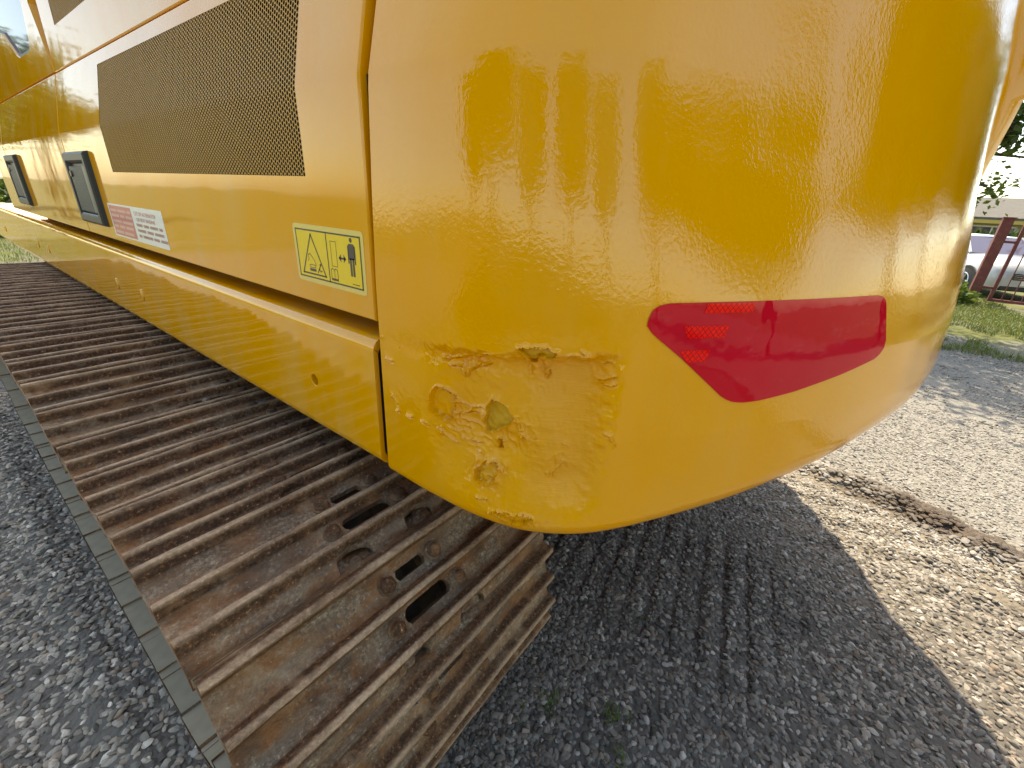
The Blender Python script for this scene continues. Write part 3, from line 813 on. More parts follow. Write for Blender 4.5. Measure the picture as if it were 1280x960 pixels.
# machine silhouette and struck figure inside the triangle
D.line([(0.046, 0.052), (0.052, 0.054), (0.060, 0.048), (0.066, 0.042), (0.070, 0.034)], 0.0013, 2, 2)
D.line([(0.046, 0.052), (0.047, 0.044), (0.044, 0.040)], 0.0013, 2, 2)
D.line([(0.048, 0.034), (0.066, 0.034), (0.066, 0.029), (0.048, 0.029)], 0.0012, 2, 2, True)
D.rrect(0.046, 0.022, 0.068, 0.027, 0.002, 2, 2)
D.line([(0.074, 0.022), (0.079, 0.028), (0.083, 0.034)], 0.0024, 2, 2); D.line([(0.079, 0.028), (0.084, 0.024), (0.088, 0.026)], 0.0018, 2, 2); D.rrect(0.0815, 0.034, 0.0865, 0.039, 0.0024, 2, 2)
# wall, double arrow, standing figure, manual
D.line([(0.124, 0.040), (0.141, 0.040), (0.141, 0.083), (0.124, 0.083)], 0.0010, 2, 2, True)
D.line([(0.151, 0.0565), (0.165, 0.0565)], 0.0034, 2, 2)
D.poly([(0.1465, 0.0565), (0.1545, 0.0495), (0.1535, 0.0565), (0.1545, 0.0635)], 2, 2); D.poly([(0.1695, 0.0565), (0.1615, 0.0635), (0.1625, 0.0565), (0.1615, 0.0495)], 2, 2)
D.rrect(0.1825, 0.0855, 0.1905, 0.0935, 0.0039, 2, 2)
D.rrect(0.1775, 0.0570, 0.1955, 0.0835, 0.004, 2, 2)
D.rect(0.1755, 0.0500, 0.1785, 0.0800, 2, 2); D.rect(0.1945, 0.0500, 0.1975, 0.0800, 2, 2)
D.rect(0.1800, 0.0290, 0.1855, 0.0600, 2, 2); D.rect(0.1875, 0.0290, 0.1930, 0.0600, 2, 2)
D.line([(0.119, 0.016), (0.119, 0.033), (0.124, 0.036), (0.129, 0.033), (0.134, 0.036), (0.139, 0.033), (0.139, 0.016)], 0.0012, 2, 2); D.line([(0.129, 0.017), (0.129, 0.033)], 0.0010, 2, 2); D.rect(0.119, 0.014, 0.139, 0.018, 2, 2)
D.rect(0.183, 0.0150, 0.189, 0.0165, 2, 2); D.rect(0.190, 0.0150, 0.203, 0.0165, 2, 2)
o = D.mb.build('warning_decal', [M['dyel'], M['dpale'], M['dblk']], DOOR); tag(o, 'yellow keep-clear warning decal with a triangle and a standing figure')

# red and white service decal, 0.55 x 0.108 m
D = Dec(2.125, 1.350); W_, H_ = 0.545, 0.108
D.rect(0, 0, W_, H_, 0, 0)
D.rect(0.012, 0.005, 0.255, H_ - 0.006, 1, 1)
rowsL = [0.083, 0.066, 0.048, 0.031, 0.012]
for k, v in enumerate(rowsL):
    D.rect(0.018, v - 0.0025, 0.25, v - 0.0015, 3, 2)
    x = 0.024
    for w in ([0.07, 0.09, 0.04], [0.085, 0.05, 0.07], [0.10, 0.11], [0.05, 0.06, 0.08], [0.09, 0.10])[k]:
        D.rect(x, v, x + w, v + 0.0085, 2, 2); x += w + 0.012
D.text('CUT OFF ALTERNATOR', 0.285, 0.083, 0.011, 0.20, 1)
D.text('OF BOT ENGINE', 0.300, 0.066, 0.010, 0.17, 1)
for k, v in enumerate((0.050, 0.033, 0.016)):
    x = 0.285
    for w in ([0.06, 0.05, 0.07, 0.03], [0.08, 0.06, 0.08], [0.03, 0.09, 0.05, 0.06])[k]:
        n = max(2, int(w / 0.009))
        for q in range(n): D.rect(x + q * w / n, v, x + (q + 0.62) * w / n, v + 0.0085, 1 if q % 3 else 3, 2)
        x += w + 0.010
o = D.mb.build('service_decal', [M['dwht'], M['dred'], M['dpink'], decal_mat('decal_grey', (0.25, 0.2, 0.2))], DOOR); tag(o, 'red and white printed service decal beside the latch')

# ------------------------------------------------------------------ crawler track
TX0, TW = 0.054, 0.70
TCX = TX0 + TW / 2
def track_path():
    Yc, zc, Rp, z1, z2, z3 = 0.7406, 0.5815, 0.3099, 0.8643, 0.86, 0.9204
    ys = np.linspace(Yc, 4.2, 300)
    zz = np.interp(ys, [Yc, 1.0, 1.3, 1.7, 2.2, 4.2], [zc + Rp, z1, z2, z3, z3 + 0.02, z3 + 0.01])
    zz = np.convolve(np.r_[np.full(12, zz[0]), zz, np.full(12, zz[-1])], np.ones(25) / 25, 'valid')
    pts = list(zip(ys, zz)); fy, fr = 4.2, 0.36; fz = zz[-1] - fr
    for a in np.linspace(90, -80, 80)[1:]: pts.append((fy + fr * math.cos(R(a)), fz + fr * math.sin(R(a))))
    pts += [(y, 0.085) for y in np.linspace(3.85, 1.12, 60)]
    for a in np.linspace(-75, -269, 120): pts.append((Yc + Rp * math.cos(R(a)), zc + Rp * math.sin(R(a))))
    return np.array(pts)
def track_shoes(start=0.0405, p=0.19):
    path = track_path(); d = np.r_[0, np.cumsum(np.hypot(*np.diff(path, axis=0).T))]; L = d[-1]; n = round(L / p); out = []
    f = lambda s: np.array([np.interp(s % L, d, path[:, 0]), np.interp(s % L, d, path[:, 1])])
    for k in range(n):
        a = f(start + k * L / n); b = f(start + (k + 1) * L / n); t = (b - a) / np.hypot(*(b - a)); out.append(((a + b) / 2, t))
    return out

# one shoe: triple grouser plate with slots and a notched trailing lip
PROF = [(0.1000, -0.006), (0.0990, 0.002), (0.0955, 0.012), (0.0915, 0.029), (0.0885, 0.0345), (0.0790, 0.0355), (0.0755, 0.031), (0.0700, 0.013), (0.0630, 0.0085),
        (0.0550, 0.0080), (0.0490, 0.0080), (0.0380, 0.0080), (0.0270, 0.0080), (0.0210, 0.0080),
        (0.0125, 0.0100), (0.0085, 0.020), (0.0055, 0.0320), (0.0030, 0.0350), (-0.0050, 0.0345), (-0.0078, 0.029), (-0.0130, 0.0110), (-0.0190, 0.0080),
        (-0.0220, 0.0080), (-0.0300, 0.0080), (-0.0400, 0.0080), (-0.0500, 0.0080), (-0.0560, 0.0085),
        (-0.0640, 0.0110), (-0.0690, 0.0240), (-0.0720, 0.0340), (-0.0750, 0.0355), (-0.0820, 0.0350), (-0.0855, 0.0290), (-0.0900, 0.0155), (-0.0960, 0.0125), (-0.1040, 0.0095), (-0.1120, 0.0030), (-0.1190, -0.0065), (-0.1230, -0.0150)]
PROF = np.array(PROF)
def stadium(y, yc, r):
    return math.sqrt(max(r * r - (y - yc) ** 2, 0.0))
def shoe_mesh(seed, holes=True):
    hx = TW / 2
    S1 = (0.0, 0.038, 0.0152, 0.036)      # xc, yc, half width in y, half length
    S2 = (0.0, -0.036, 0.0150, 0.058)
    NT_ = ((-0.078, 0.031), (0.078, 0.031))
    base = sorted(set(np.round(np.r_[np.linspace(-hx, -0.13, 8), np.linspace(0.13, hx, 8)], 4)))
    feat = [-0.109, -0.092, -0.078, -0.064, -0.047, -0.030, -0.012, 0.012, 0.030, 0.047, 0.064, 0.078, 0.092, 0.109]
    xs = sorted(base + feat)
    nx, ny = len(xs), len(PROF)
    P = np.zeros((nx, ny, 3)); keep = np.ones((nx - 1, ny - 1), bool)
    for i, x in enumerate(xs):
        for j, (y, z) in enumerate(PROF): P[i, j] = (x, y, z)
    ix = {round(x, 4): i for i, x in enumerate(xs)}
    def slot(yc, rw, hl, c0, c1):
        i0, i1 = ix[c0], ix[c1]
        js = [j for j in range(ny) if abs(PROF[j][0] - yc) <= rw + 1e-6]
        for j in js:
            e = stadium(PROF[j][0], yc, rw)
            P[i0, j, 0] = -(hl - rw) - e; P[i1, j, 0] = (hl - rw) + e
        keep[i0:i1, js[0]:js[-1]] = False
    if holes:
        slot(0.038, 0.0152, 0.036, -0.030, 0.030)
        slot(-0.036, 0.0172, 0.056, -0.047, 0.047)
        for sg in (-1, 1):
            lo, hi = (ix[-0.109], ix[-0.047]) if sg < 0 else (ix[0.047], ix[0.109])
            js = [j for j in range(ny) if PROF[j][0] <= -0.0854]
            for j in js:
                dy = PROF[j][0] + 0.0855
                e = 0.036 * math.sqrt(max(0.0, 1 - max(0, 1 + dy / 0.022) ** 2)) if dy > -0.022 else 0.036
                P[lo, j, 0] = sg * 0.078 - max(e, 0.004); P[hi, j, 0] = sg * 0.078 + max(e, 0.004)
                for q in range(lo + 1, hi): P[q, j, 0] = np.interp(q, [lo, hi], [P[lo, j, 0], P[hi, j, 0]])
            keep[lo:hi, js[0]:] = False
    # beaten, uneven steel
    P[..., 2] += 0.0035 * fbm(P[..., 0] * 14 + seed * 5, P[..., 1] * 14, 100 + seed, 3) + np.where(PROF[None, :, 1] > 0.02, 0.006 * fbm(P[..., 0] * 7 + seed, P[..., 1] * 3, 130 + seed, 3), 0)
    P[..., 1] += 0.004 * fbm(P[..., 0] * 9 + 3 * seed, P[..., 1] * 2, 160 + seed, 3)
    me_v = P.reshape(-1, 3); I = np.arange(nx * ny).reshape(nx, ny)
    mb = MB(); F = [(I[i, j], I[i, j + 1], I[i + 1, j + 1], I[i + 1, j]) for i in range(nx - 1) for j in range(ny - 1) if keep[i, j]]
    mb.add(me_v, [f[::-1] for f in F])
    # thickness: drop every open edge down
    from collections import Counter
    cnt = Counter(); dirn = {}
    for f in F:
        for a, b in zip(f, f[1:] + f[:1]): cnt[frozenset((a, b))] += 1; dirn[frozenset((a, b))] = (a, b)
    for k, c in cnt.items():
        if c == 1:
            a, b = dirn[k]; va, vb = me_v[a], me_v[b]
            dz = 0.013
            za = min(va[2] - dz, -0.004); zb2 = min(vb[2] - dz, -0.004)
            mb.add([va, vb, (vb[0], vb[1], zb2), (va[0], va[1], za)], [(0, 1, 2, 3)])
    # bare inner side of the plate, seen on the lower run; each laps a little over the next
    for sg in (-1, 1):
        xa, xb = sorted((sg * 0.135, sg * (hx - 0.0015)))
        nx2, ny2 = 7, 5
        Q = np.zeros((nx2, ny2, 3))
        for i, x in enumerate(np.linspace(xa, xb, nx2)):
            for j, y in enumerate(np.linspace(0.0960, -0.1245, ny2)):
                Q[i, j] = (x, y, -0.0075 - 0.0115 * j / (ny2 - 1))
        Q[..., 2] += 0.003 * fbm(Q[..., 0] * 11 + seed, Q[..., 1] * 11, 180 + seed, 3)
        mb.grid(Q, 1)
        mb.add([tuple(Q[0, -1]), tuple(Q[-1, -1]), (Q[-1, -1][0], Q[-1, -1][1], 0.004), (Q[0, -1][0], Q[0, -1][1], 0.004)], [(0, 1, 2, 3)], 1)
    return mb
def bolt_mesh():
    mb = MB(); n = 12; V = []; F = []
    prof = [(0.0185, -0.004), (0.0185, 0.003), (0.0155, 0.005), (0.0150, 0.013), (0.0125, 0.0165), (0.006, 0.018), (0.0, 0.0182)]
    for (r0, z) in prof:
        for k in range(n):
            a = 2 * math.pi * k / n
            hexf = 1.0 if r0 > 0.016 or r0 < 0.007 else (1.04 if k % 2 == 0 else 0.93)
            V.append((r0 * hexf * math.cos(a), r0 * hexf * math.sin(a), z))
    for j in range(len(prof) - 1): F += [(j * n + k, j * n + (k + 1) % n, (j + 1) * n + (k + 1) % n, (j + 1) * n + k) for k in range(n)]
    mb.add(V, F); return mb
shoe_protos = []
for sd in range(4):
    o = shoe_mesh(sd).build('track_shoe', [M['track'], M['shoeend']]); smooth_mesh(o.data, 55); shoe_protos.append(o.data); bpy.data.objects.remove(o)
o = bolt_mesh().build('bolt', M['track']); smooth_mesh(o.data, 50); bolt_me = o.data; bpy.data.objects.remove(o)
# link pair under a shoe
mb = MB()
for sg in (-1, 1):
    for (xa, xb, ya, yb) in ((0.062, 0.092, 0.0, 0.115), (0.085, 0.118, -0.118, 0.0)):
        mb.bevbox((sg * xa if sg > 0 else -xb, ya, -0.095), (sg * xb if sg > 0 else -xa, yb, -0.006), 0.008)
mb.tube([(-0.13, 0.095, -0.05), (0.13, 0.095, -0.05)], 0.032, 14)
o = mb.build('track_link', M['track']); link_me = o.data; bpy.data.objects.remove(o)

exc_inv = Matrix.Translation(EXC.location).inverted()
SHOES = track_shoes()
BOLTS = ((-0.058, 0.038), (0.058, 0.038), (-0.079, -0.037), (0.079, -0.037))
shoe_frames = []
for k, (m, t) in enumerate(SHOES):
    nrm = Vector((0, -t[1], t[0])); tv = Vector((0, t[0], t[1])); xv = tv.cross(nrm)
    c = Vector((TCX, m[0], m[1])) + nrm * 0.0480
    mat = Matrix(((xv.x, tv.x, nrm.x, c.x), (xv.y, tv.y, nrm.y, c.y), (xv.z, tv.z, nrm.z, c.z), (0, 0, 0, 1)))
    if nrm.z < -0.5: mat = Matrix.Translation((0.014, 0, 0)) @ mat          # the lower run tracks a little inboard
    mat = mat @ Matrix.Rotation(R(rng.normal(0, 0.5)), 4, 'Z') @ Matrix.Translation((rng.normal(0, 0.0015), 0, rng.normal(0, 0.001)))
    shoe_frames.append(mat)
    o = bpy.data.objects.new('track_shoe', shoe_protos[k % 4]); COL.objects.link(o); o.parent = EXC; o.matrix_parent_inverse = exc_inv; o.matrix_basis = mat
    for (bx, by) in BOLTS:
        b = bpy.data.objects.new('bolt', bolt_me); COL.objects.link(b); b.parent = o
        b.location = (bx, by, 0.0075); b.rotation_euler = (0, 0, rng.uniform(0, 6))
    l = bpy.data.objects.new('track_link', link_me); COL.objects.link(l); l.parent = o; l.location = (0, 0, -0.002)
# sprocket, idler, side frame and rollers
def disc(mb, x0, x1, cy, cz, r, n=32, m=0, teeth=0):
    pts = []
    for k in range(n if not teeth else teeth * 4):
        nn = n if not teeth else teeth * 4
        a = 2 * math.pi * k / nn; rr = r if not teeth else r * (1.0 if k % 4 in (0, 1) else 0.86)
        pts.append((cy + rr * math.cos(a), cz + rr * math.sin(a)))
    nn = len(pts)
    mb.add([(x0, y, z) for y, z in pts] + [(x1, y, z) for y, z in pts], [tuple(range(nn)), tuple(range(nn, 2 * nn))[::-1]] + [(k, k + nn, (k + 1) % nn + nn, (k + 1) % nn) for k in range(nn)], m)
mb = MB(); disc(mb, TCX - 0.03, TCX + 0.03, 0.7406, 0.5815, 0.29, teeth=21); disc(mb, TCX - 0.16, TCX + 0.20, 0.7406, 0.5815, 0.20); mb.build('sprocket', M['steel'], EXC)
mb = MB(); disc(mb, TCX - 0.09, TCX + 0.09, 4.2, 0.57, 0.29); mb.build('idler', M['steel'], EXC)
mb = MB(); mb.bevbox((TCX - 0.12, 1.0, 0.26), (TCX + 0.14, 4.0, 0.62), 0.05)
for y in np.linspace(1.4, 3.8, 7): disc(mb, TCX - 0.1, TCX + 0.1, y, 0.19, 0.085)
mb.build('track_frame', M['dark'], EXC)
mb = MB(); mb.bevbox((1.0, 1.7, 0.45), (2.9, 3.5, 0.85), 0.08); mb.build('undercarriage_frame', M['dark'], EXC)
mb = MB(); mb.tube([(1.95, 2.6, 0.80), (1.95, 2.6, 1.05)], 0.55, 40); mb.build('slew_ring', M['steel'], EXC)
# the far crawler
mb = MB()
for (mat) in shoe_frames:
    for (ya, yb, z0, z1) in ((-0.1, 0.1, -0.012, 0.010), (0.07, 0.09, 0.010, 0.032), (-0.01, 0.01, 0.010, 0.031), (-0.085, -0.065, 0.010, 0.031)):
        q = mat.copy(); q[0][3] = 2 * CX - TCX
        mb.box((-0.35, ya, z0), (0.35, yb, z1), 0, q)
disc(mb, 2 * CX - TCX - 0.1, 2 * CX - TCX + 0.1, 0.7406, 0.5815, 0.28); mb.bevbox((2 * CX - TCX - 0.14, 1.0, 0.26), (2 * CX - TCX + 0.12, 4.0, 0.62), 0.05)
o = mb.build('crawler', M['track'], EXC); o['kind'] = 'stuff'

# ------------------------------------------------------------------ ground sheet
def spread(a, b, step, far, g=1.25):
    core = list(np.arange(a, b + 1e-9, step)); s = step; x = core[-1]
    while x < far: s *= g; x += s; core.append(x)
    s = step; x = core[0]; left = []
    while x > -far: s *= g; x -= s; left.append(x)
    return np.array(left[::-1] + core)
gx = spread(-0.9, 3.9, 0.022, 400.0, 1.12); gy = spread(-2.0, 2.2, 0.022, 400.0, 1.12)
GX, GY = np.meshgrid(gx, gy, indexing='ij')
mb = MB(); mb.grid(np.stack([GX, GY, ground_h(GX, GY)], -1), 0, flip=False)

def zone_nodes(t, pos):
    """masks that follow the yard: pale compacted gravel, tan churned dirt, dark soil of the berm, turf"""
    sp = t.n('SeparateXYZ'); t.l(pos, sp.inputs[0]); x, y = sp.outputs['X'], sp.outputs['Y']
    wob = t.math('MULTIPLY', t.math('SUBTRACT', t.noise(1.3, 4, vec=pos), 0.5), 0.5)
    # line of the berm: x = 3.25 + 0.30*(y-0)   (for y<0 it swings towards the machine's rear)
    ln = t.math('ADD', t.math('MULTIPLY', y, 0.28), 3.30)
    dx = t.math('ADD', t.math('SUBTRACT', x, ln), t.math('MULTIPLY', wob, 0.15))
    pale = t.ramp(t.math('ADD', t.math('MULTIPLY', dx, 1.2), 0.35, True), [(0.40, 0.0), (0.62, 1.0)])
    soil = t.ramp(t.math('ABSOLUTE', dx), [(0.06, 1.0), (0.17, 0.0)])
    ysel = t.ramp(t.math('ADD', t.math('MULTIPLY', y, -1.0), 0.0), [(0.25, 0.0), (0.75, 1.0)])
    soil = t.math('MULTIPLY', soil, ysel)
    tan = t.ramp(t.math('ADD', t.math('MULTIPLY', x, 0.25), t.math('MULTIPLY', wob, 0.3)), [(0.50, 0.0), (0.68, 1.0)])
    d = t.math('ADD', x, t.math('MULTIPLY', wob, 6.0))
    turf = t.ramp(t.math('MULTIPLY', d, 0.05), [(0.42, 0.0), (0.50, 1.0)])
    d2 = t.math('ADD', y, t.math('MULTIPLY', wob, 4.0))
    turf2 = t.ramp(t.math('MULTIPLY', d2, 0.05), [(0.60, 0.0), (0.68, 1.0)])
    turf = t.math('MAXIMUM', turf, turf2)
    # unseen lawn on the near side, added to darken what the paint reflects
    t3 = t.math('MULTIPLY', t.ramp(t.math('ADD', t.math('MULTIPLY', t.math('ADD', x, wob), -0.25), 0.0), [(0.30, 0.0), (0.36, 1.0)]), t.ramp(t.math('MULTIPLY', y, 0.1), [(0.35, 1.0), (0.42, 0.0)]))
    turf = t.math('MAXIMUM', turf, t3)
    lit_tint = t.ramp(t.math('ADD', t.math('MULTIPLY', t.math('ADD', x, wob), 1.0), 0.0), [(0.10, 1.0), (0.45, 0.0)])  # gravel left of the track lightened; open-sky light put into its colour
    return pale, soil, tan, turf, lit_tint

def ground_mat():
    t = NT('gravel_yard'); pos = t.n('NewGeometry').outputs['Position']
    pale, soil, tan, turf, lit_tint = zone_nodes(t, pos)
    vor = t.n('TexVoronoi'); vor.inputs['Scale'].default_value = 48.0; t.l(pos, vor.inputs['Vector'])
    n1 = t.noise(6, 6, 0.65, vec=pos); n2 = t.noise(70, 4, 0.7, vec=pos)
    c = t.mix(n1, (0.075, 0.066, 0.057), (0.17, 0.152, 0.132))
    c = t.mix(lit_tint, c, t.mix(n1, (0.11, 0.096, 0.08), (0.24, 0.212, 0.18)))
    c = t.mix(tan, c, t.mix(n1, (0.17, 0.138, 0.10), (0.27, 0.23, 0.175)))
    pg = t.mix(n1, (0.21, 0.195, 0.17), (0.29, 0.275, 0.25))
    pg = t.mix(t.ramp(vor.outputs['Color'], [(0.1, 0.55), (0.9, 0.0)]), pg, (0.13, 0.118, 0.10))
    c = t.mix(pale, c, pg)
    c = t.mix(soil, c, t.mix(n2, (0.04, 0.027, 0.019), (0.10, 0.07, 0.05)))
    tc = t.mix(t.noise(3, 5, vec=pos), (0.06, 0.085, 0.02), (0.17, 0.16, 0.06))
    c = t.mix(t.math('MULTIPLY', turf, t.ramp(t.noise(1.1, 4, vec=pos), [(0.35, 0.35), (0.55, 1.0)])), c, tc)
    t.l(c, t.b.inputs['Base Color']); t.set(Roughness=0.95); t.b.inputs['Specular IOR Level'].default_value = 0.2
    h = t.math('SUBTRACT', 1.0, vor.outputs['Distance'])
    b = t.bump(h, 0.8, 0.012); b = t.bump(n2, 0.5, 0.006, b); t.l(b, t.b.inputs['Normal'])
    return t.m
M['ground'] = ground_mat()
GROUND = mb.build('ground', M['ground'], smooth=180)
tag(GROUND, kind='structure')

# ------------------------------------------------------------------ loose gravel: stones lying on the sheet
def stone_mat():
    t = NT('gravel_stone'); pos = t.n('NewGeometry').outputs['Position']; oi = t.n('ObjectInfo')
    pale, soil, tan, turf, lit_tint = zone_nodes(t, pos)
    g = t.ramp(oi.outputs['Random'], [(0.0, (0.055, 0.052, 0.048)), (0.2, (0.12, 0.115, 0.105)), (0.45, (0.20, 0.19, 0.175)), (0.7, (0.29, 0.275, 0.255)), (0.86, (0.20, 0.155, 0.12)), (1.0, (0.50, 0.48, 0.45))])
    w = t.ramp(oi.outputs['Random'], [(0.0, (0.12, 0.11, 0.095)), (0.5, (0.26, 0.245, 0.22)), (0.8, (0.36, 0.345, 0.32)), (1.0, (0.20, 0.175, 0.145))])
    tn = t.ramp(oi.outputs['Random'], [(0.0, (0.10, 0.085, 0.07)), (0.4, (0.23, 0.205, 0.175)), (0.8, (0.34, 0.32, 0.285)), (1.0, (0.44, 0.42, 0.40))])
    g = t.mix(lit_tint, t.mix(1.0, g, (0.94, 0.89, 0.83), 'MULTIPLY'), t.mix(1.0, g, (1.80, 1.64, 1.44), 'MULTIPLY')); c = t.mix(tan, g, tn); c = t.mix(pale, c, w)
    c = t.mix(t.math('MULTIPLY', soil, 0.92), c, (0.075, 0.052, 0.037))
    n = t.noise(120, 4, 0.6, vec=pos)
    c = t.mix(t.ramp(n, [(0.4, 0.0), (0.75, 0.4)]), c, (0.13, 0.115, 0.10))
    t.l(c, t.b.inputs['Base Color']); t.set(Roughness=0.85); t.b.inputs['Specular IOR Level'].default_value = 0.3
    t.l(t.bump(n, 0.4, 0.002), t.b.inputs['Normal'])
    return t.m
M['stone'] = stone_mat()
import bmesh
def stone_mesh(seed):
    r = np.random.default_rng(seed); bm = bmesh.new(); bmesh.ops.create_icosphere(bm, subdivisions=2, radius=1.0)
    planes = [(Vector(r.normal(size=3)).normalized(), r.uniform(0.55, 0.85)) for _ in range(9)]
    sc = Vector((r.uniform(0.8, 1.25), r.uniform(0.6, 0.9), r.uniform(0.42, 0.62)))
    for v in bm.verts:
        p = v.co.copy()
        for nn, dd in planes:
            q = p.dot(nn)
            if q > dd: p -= nn * (q - dd)
        v.co = Vector((p.x * sc.x, p.y * sc.y, p.z * sc.z)) * r.uniform(0.97, 1.03)
    me = bpy.data.meshes.new('stone'); bm.to_mesh(me); bm.free(); me.materials.append(M['stone']); smooth_mesh(me, 34); return me
stone_col = bpy.data.collections.new('stone_shapes')
for k in range(8):
    stone_col.objects.link(bpy.data.objects.new('stone', stone_mesh(200 + k)))

def scatter(n, x0, x1, y0, y1, r0, r1, keep=None):
    x = rng.uniform(x0, x1, n); y = rng.uniform(y0, y1, n)
    k = np.ones(n, bool) if keep is None else keep(x, y)
    x, y = x[k], y[k]; s = r0 + (r1 - r0) * rng.beta(1.3, 3.2, len(x))
    return np.c_[x, y, ground_h(x, y) + s * rng.uniform(-0.15, 0.28, len(x)), s]
pts = np.vstack([
    scatter(17000, -1.0, 0.25, 0.7, 4.8, 0.0085, 0.0235),
    scatter(32000, 0.35, 3.0, -1.6, 0.95, 0.0075, 0.0215, lambda x, y: vnoise(x * 6, y * 6, 77) > 0.05),
    scatter(5000, 0.2, 1.2, 0.3, 1.0, 0.0070, 0.0170),
    scatter(24000, 2.6, 5.2, -2.3, 0.8, 0.0065, 0.0190),
    scatter(16000, 5.2, 9.5, -3.2, 0.8, 0.008, 0.020, lambda x, y: vnoise(x * 3, y * 3, 79) > 0.3),
    scatter(5000, -0.8, 1.6, 4.6, 9.5, 0.009, 0.022),
    scatter(4000, -2.6, -0.9, -0.5, 4.5, 0.008, 0.020),
])
bm_pts = []
for (a, b) in zip(BERM[1:-1], BERM[2:]):                       # clods thrown up along the berm
    n = 420; t_ = rng.uniform(0, 1, n); w_ = rng.normal(0, 0.055, n); dx, dy = b[0] - a[0], b[1] - a[1]; L_ = math.hypot(dx, dy)
    x = a[0] + dx * t_ - dy / L_ * w_; y = a[1] + dy * t_ + dx / L_ * w_; s = rng.uniform(0.010, 0.030, n) ** 1.0
    bm_pts.append(np.c_[x, y, ground_h(x, y) + s * 0.15, s])
pts = np.vstack([pts] + bm_pts)
me = bpy.data.meshes.new('gravel'); me.from_pydata(pts[:, :3].tolist(), [], [])
at = me.attributes.new('size', 'FLOAT', 'POINT'); at.data.foreach_set('value', pts[:, 3])
GRAV = bpy.data.objects.new('gravel', me); COL.objects.link(GRAV)
tag(GRAV, 'loose grey and tan gravel covering the yard', 'gravel', kind='stuff')
ng = bpy.data.node_groups.new('scatter_stones', 'GeometryNodeTree')
ng.interface.new_socket('Geometry', in_out='INPUT', socket_type='NodeSocketGeometry'); ng.interface.new_socket('Geometry', in_out='OUTPUT', socket_type='NodeSocketGeometry')
gi = ng.nodes.new('NodeGroupInput'); go = ng.nodes.new('NodeGroupOutput')
iop = ng.nodes.new('GeometryNodeInstanceOnPoints'); ci = ng.nodes.new('GeometryNodeCollectionInfo')
ci.inputs['Collection'].default_value = stone_col; ci.inputs['Separate Children'].default_value = True; ci.inputs['Reset Children'].default_value = True
iop.inputs['Pick Instance'].default_value = True
rv = ng.nodes.new('FunctionNodeRandomValue'); rv.data_type = 'FLOAT_VECTOR'; rv.inputs[0].default_value = (-0.45, -0.45, 0); rv.inputs[1].default_value = (0.45, 0.45, 6.283)
ri = ng.nodes.new('FunctionNodeRandomValue'); ri.data_type = 'INT'; ri.inputs['Min'].default_value = 0; ri.inputs['Max'].default_value = 7
na = ng.nodes.new('GeometryNodeInputNamedAttribute'); na.data_type = 'FLOAT'; na.inputs['Name'].default_value = 'size'
ng.links.new(gi.outputs[0], iop.inputs['Points']); ng.links.new(ci.outputs[0], iop.inputs['Instance'])
ng.links.new(rv.outputs['Value'], iop.inputs['Rotation']); ng.links.new(na.outputs['Attribute'], iop.inputs['Scale'])
ng.links.new([q for q in ri.outputs if q.type == 'INT' and q.enabled][0], iop.inputs['Instance Index'])
ng.links.new(iop.outputs[0], go.inputs[0])
md = GRAV.modifiers.new('scatter', 'NODES'); md.node_group = ng

# ------------------------------------------------------------------ dirt and pebbles carried on the track
def clod_mat():
    t = NT('dried_mud'); co = t.coord(); n = t.noise(40, 6, 0.7, vec=co)
    t.l(t.mix(n, (0.10, 0.085, 0.07), (0.34, 0.28, 0.22)), t.b.inputs['Base Color']); t.set(Roughness=0.95); t.l(t.bump(n, 0.6, 0.004), t.b.inputs['Normal']); return t.m
M['mud'] = clod_mat()
mb = MB(); sm_v = None
protos = []
for k in range(4):
    m_ = stone_mesh(300 + k); protos.append((np.array([v.co[:] for v in m_.vertices]), [tuple(p.vertices) for p in m_.polygons])); bpy.data.meshes.remove(m_)
for k, mat in enumerate(shoe_frames[:16] + shoe_frames[-3:]):
    kk = k if k < 16 else k - 19
    n = 34 if kk >= 1 else 12
    for q in range(n):
        x = rng.normal(0.0, 0.13) if rng.random() < 0.75 else rng.uniform(-0.34, 0.34)
        yv = rng.choice([0.038, -0.036]) + rng.normal(0, 0.008); s = rng.uniform(0.0025, 0.006) if rng.random() < (0.85 if kk < 3 else 0.68) else rng.uniform(0.008, 0.019)
        if kk < 2 and s > 0.007: continue
        if abs(x) < 0.06 and kk < 3: continue
        if abs(x) > 0.345: continue
        V, F = protos[q % 4]; a = rng.uniform(0, 6.28); c, s_ = math.cos(a), math.sin(a)
        W = np.c_[(V[:, 0] * c - V[:, 1] * s_) * s + x, (V[:, 0] * s_ + V[:, 1] * c) * s + yv, V[:, 2] * s + 0.0095 + s * 0.25]
        W = [tuple(mat @ Vector(w)) for w in W]; mb.add(W, F)
DIRT = mb.build('dirt', M['mud'], smooth=60); tag(DIRT, 'dried mud crumbs and pebbles caught between the grousers of the track', 'dirt', kind='stuff')

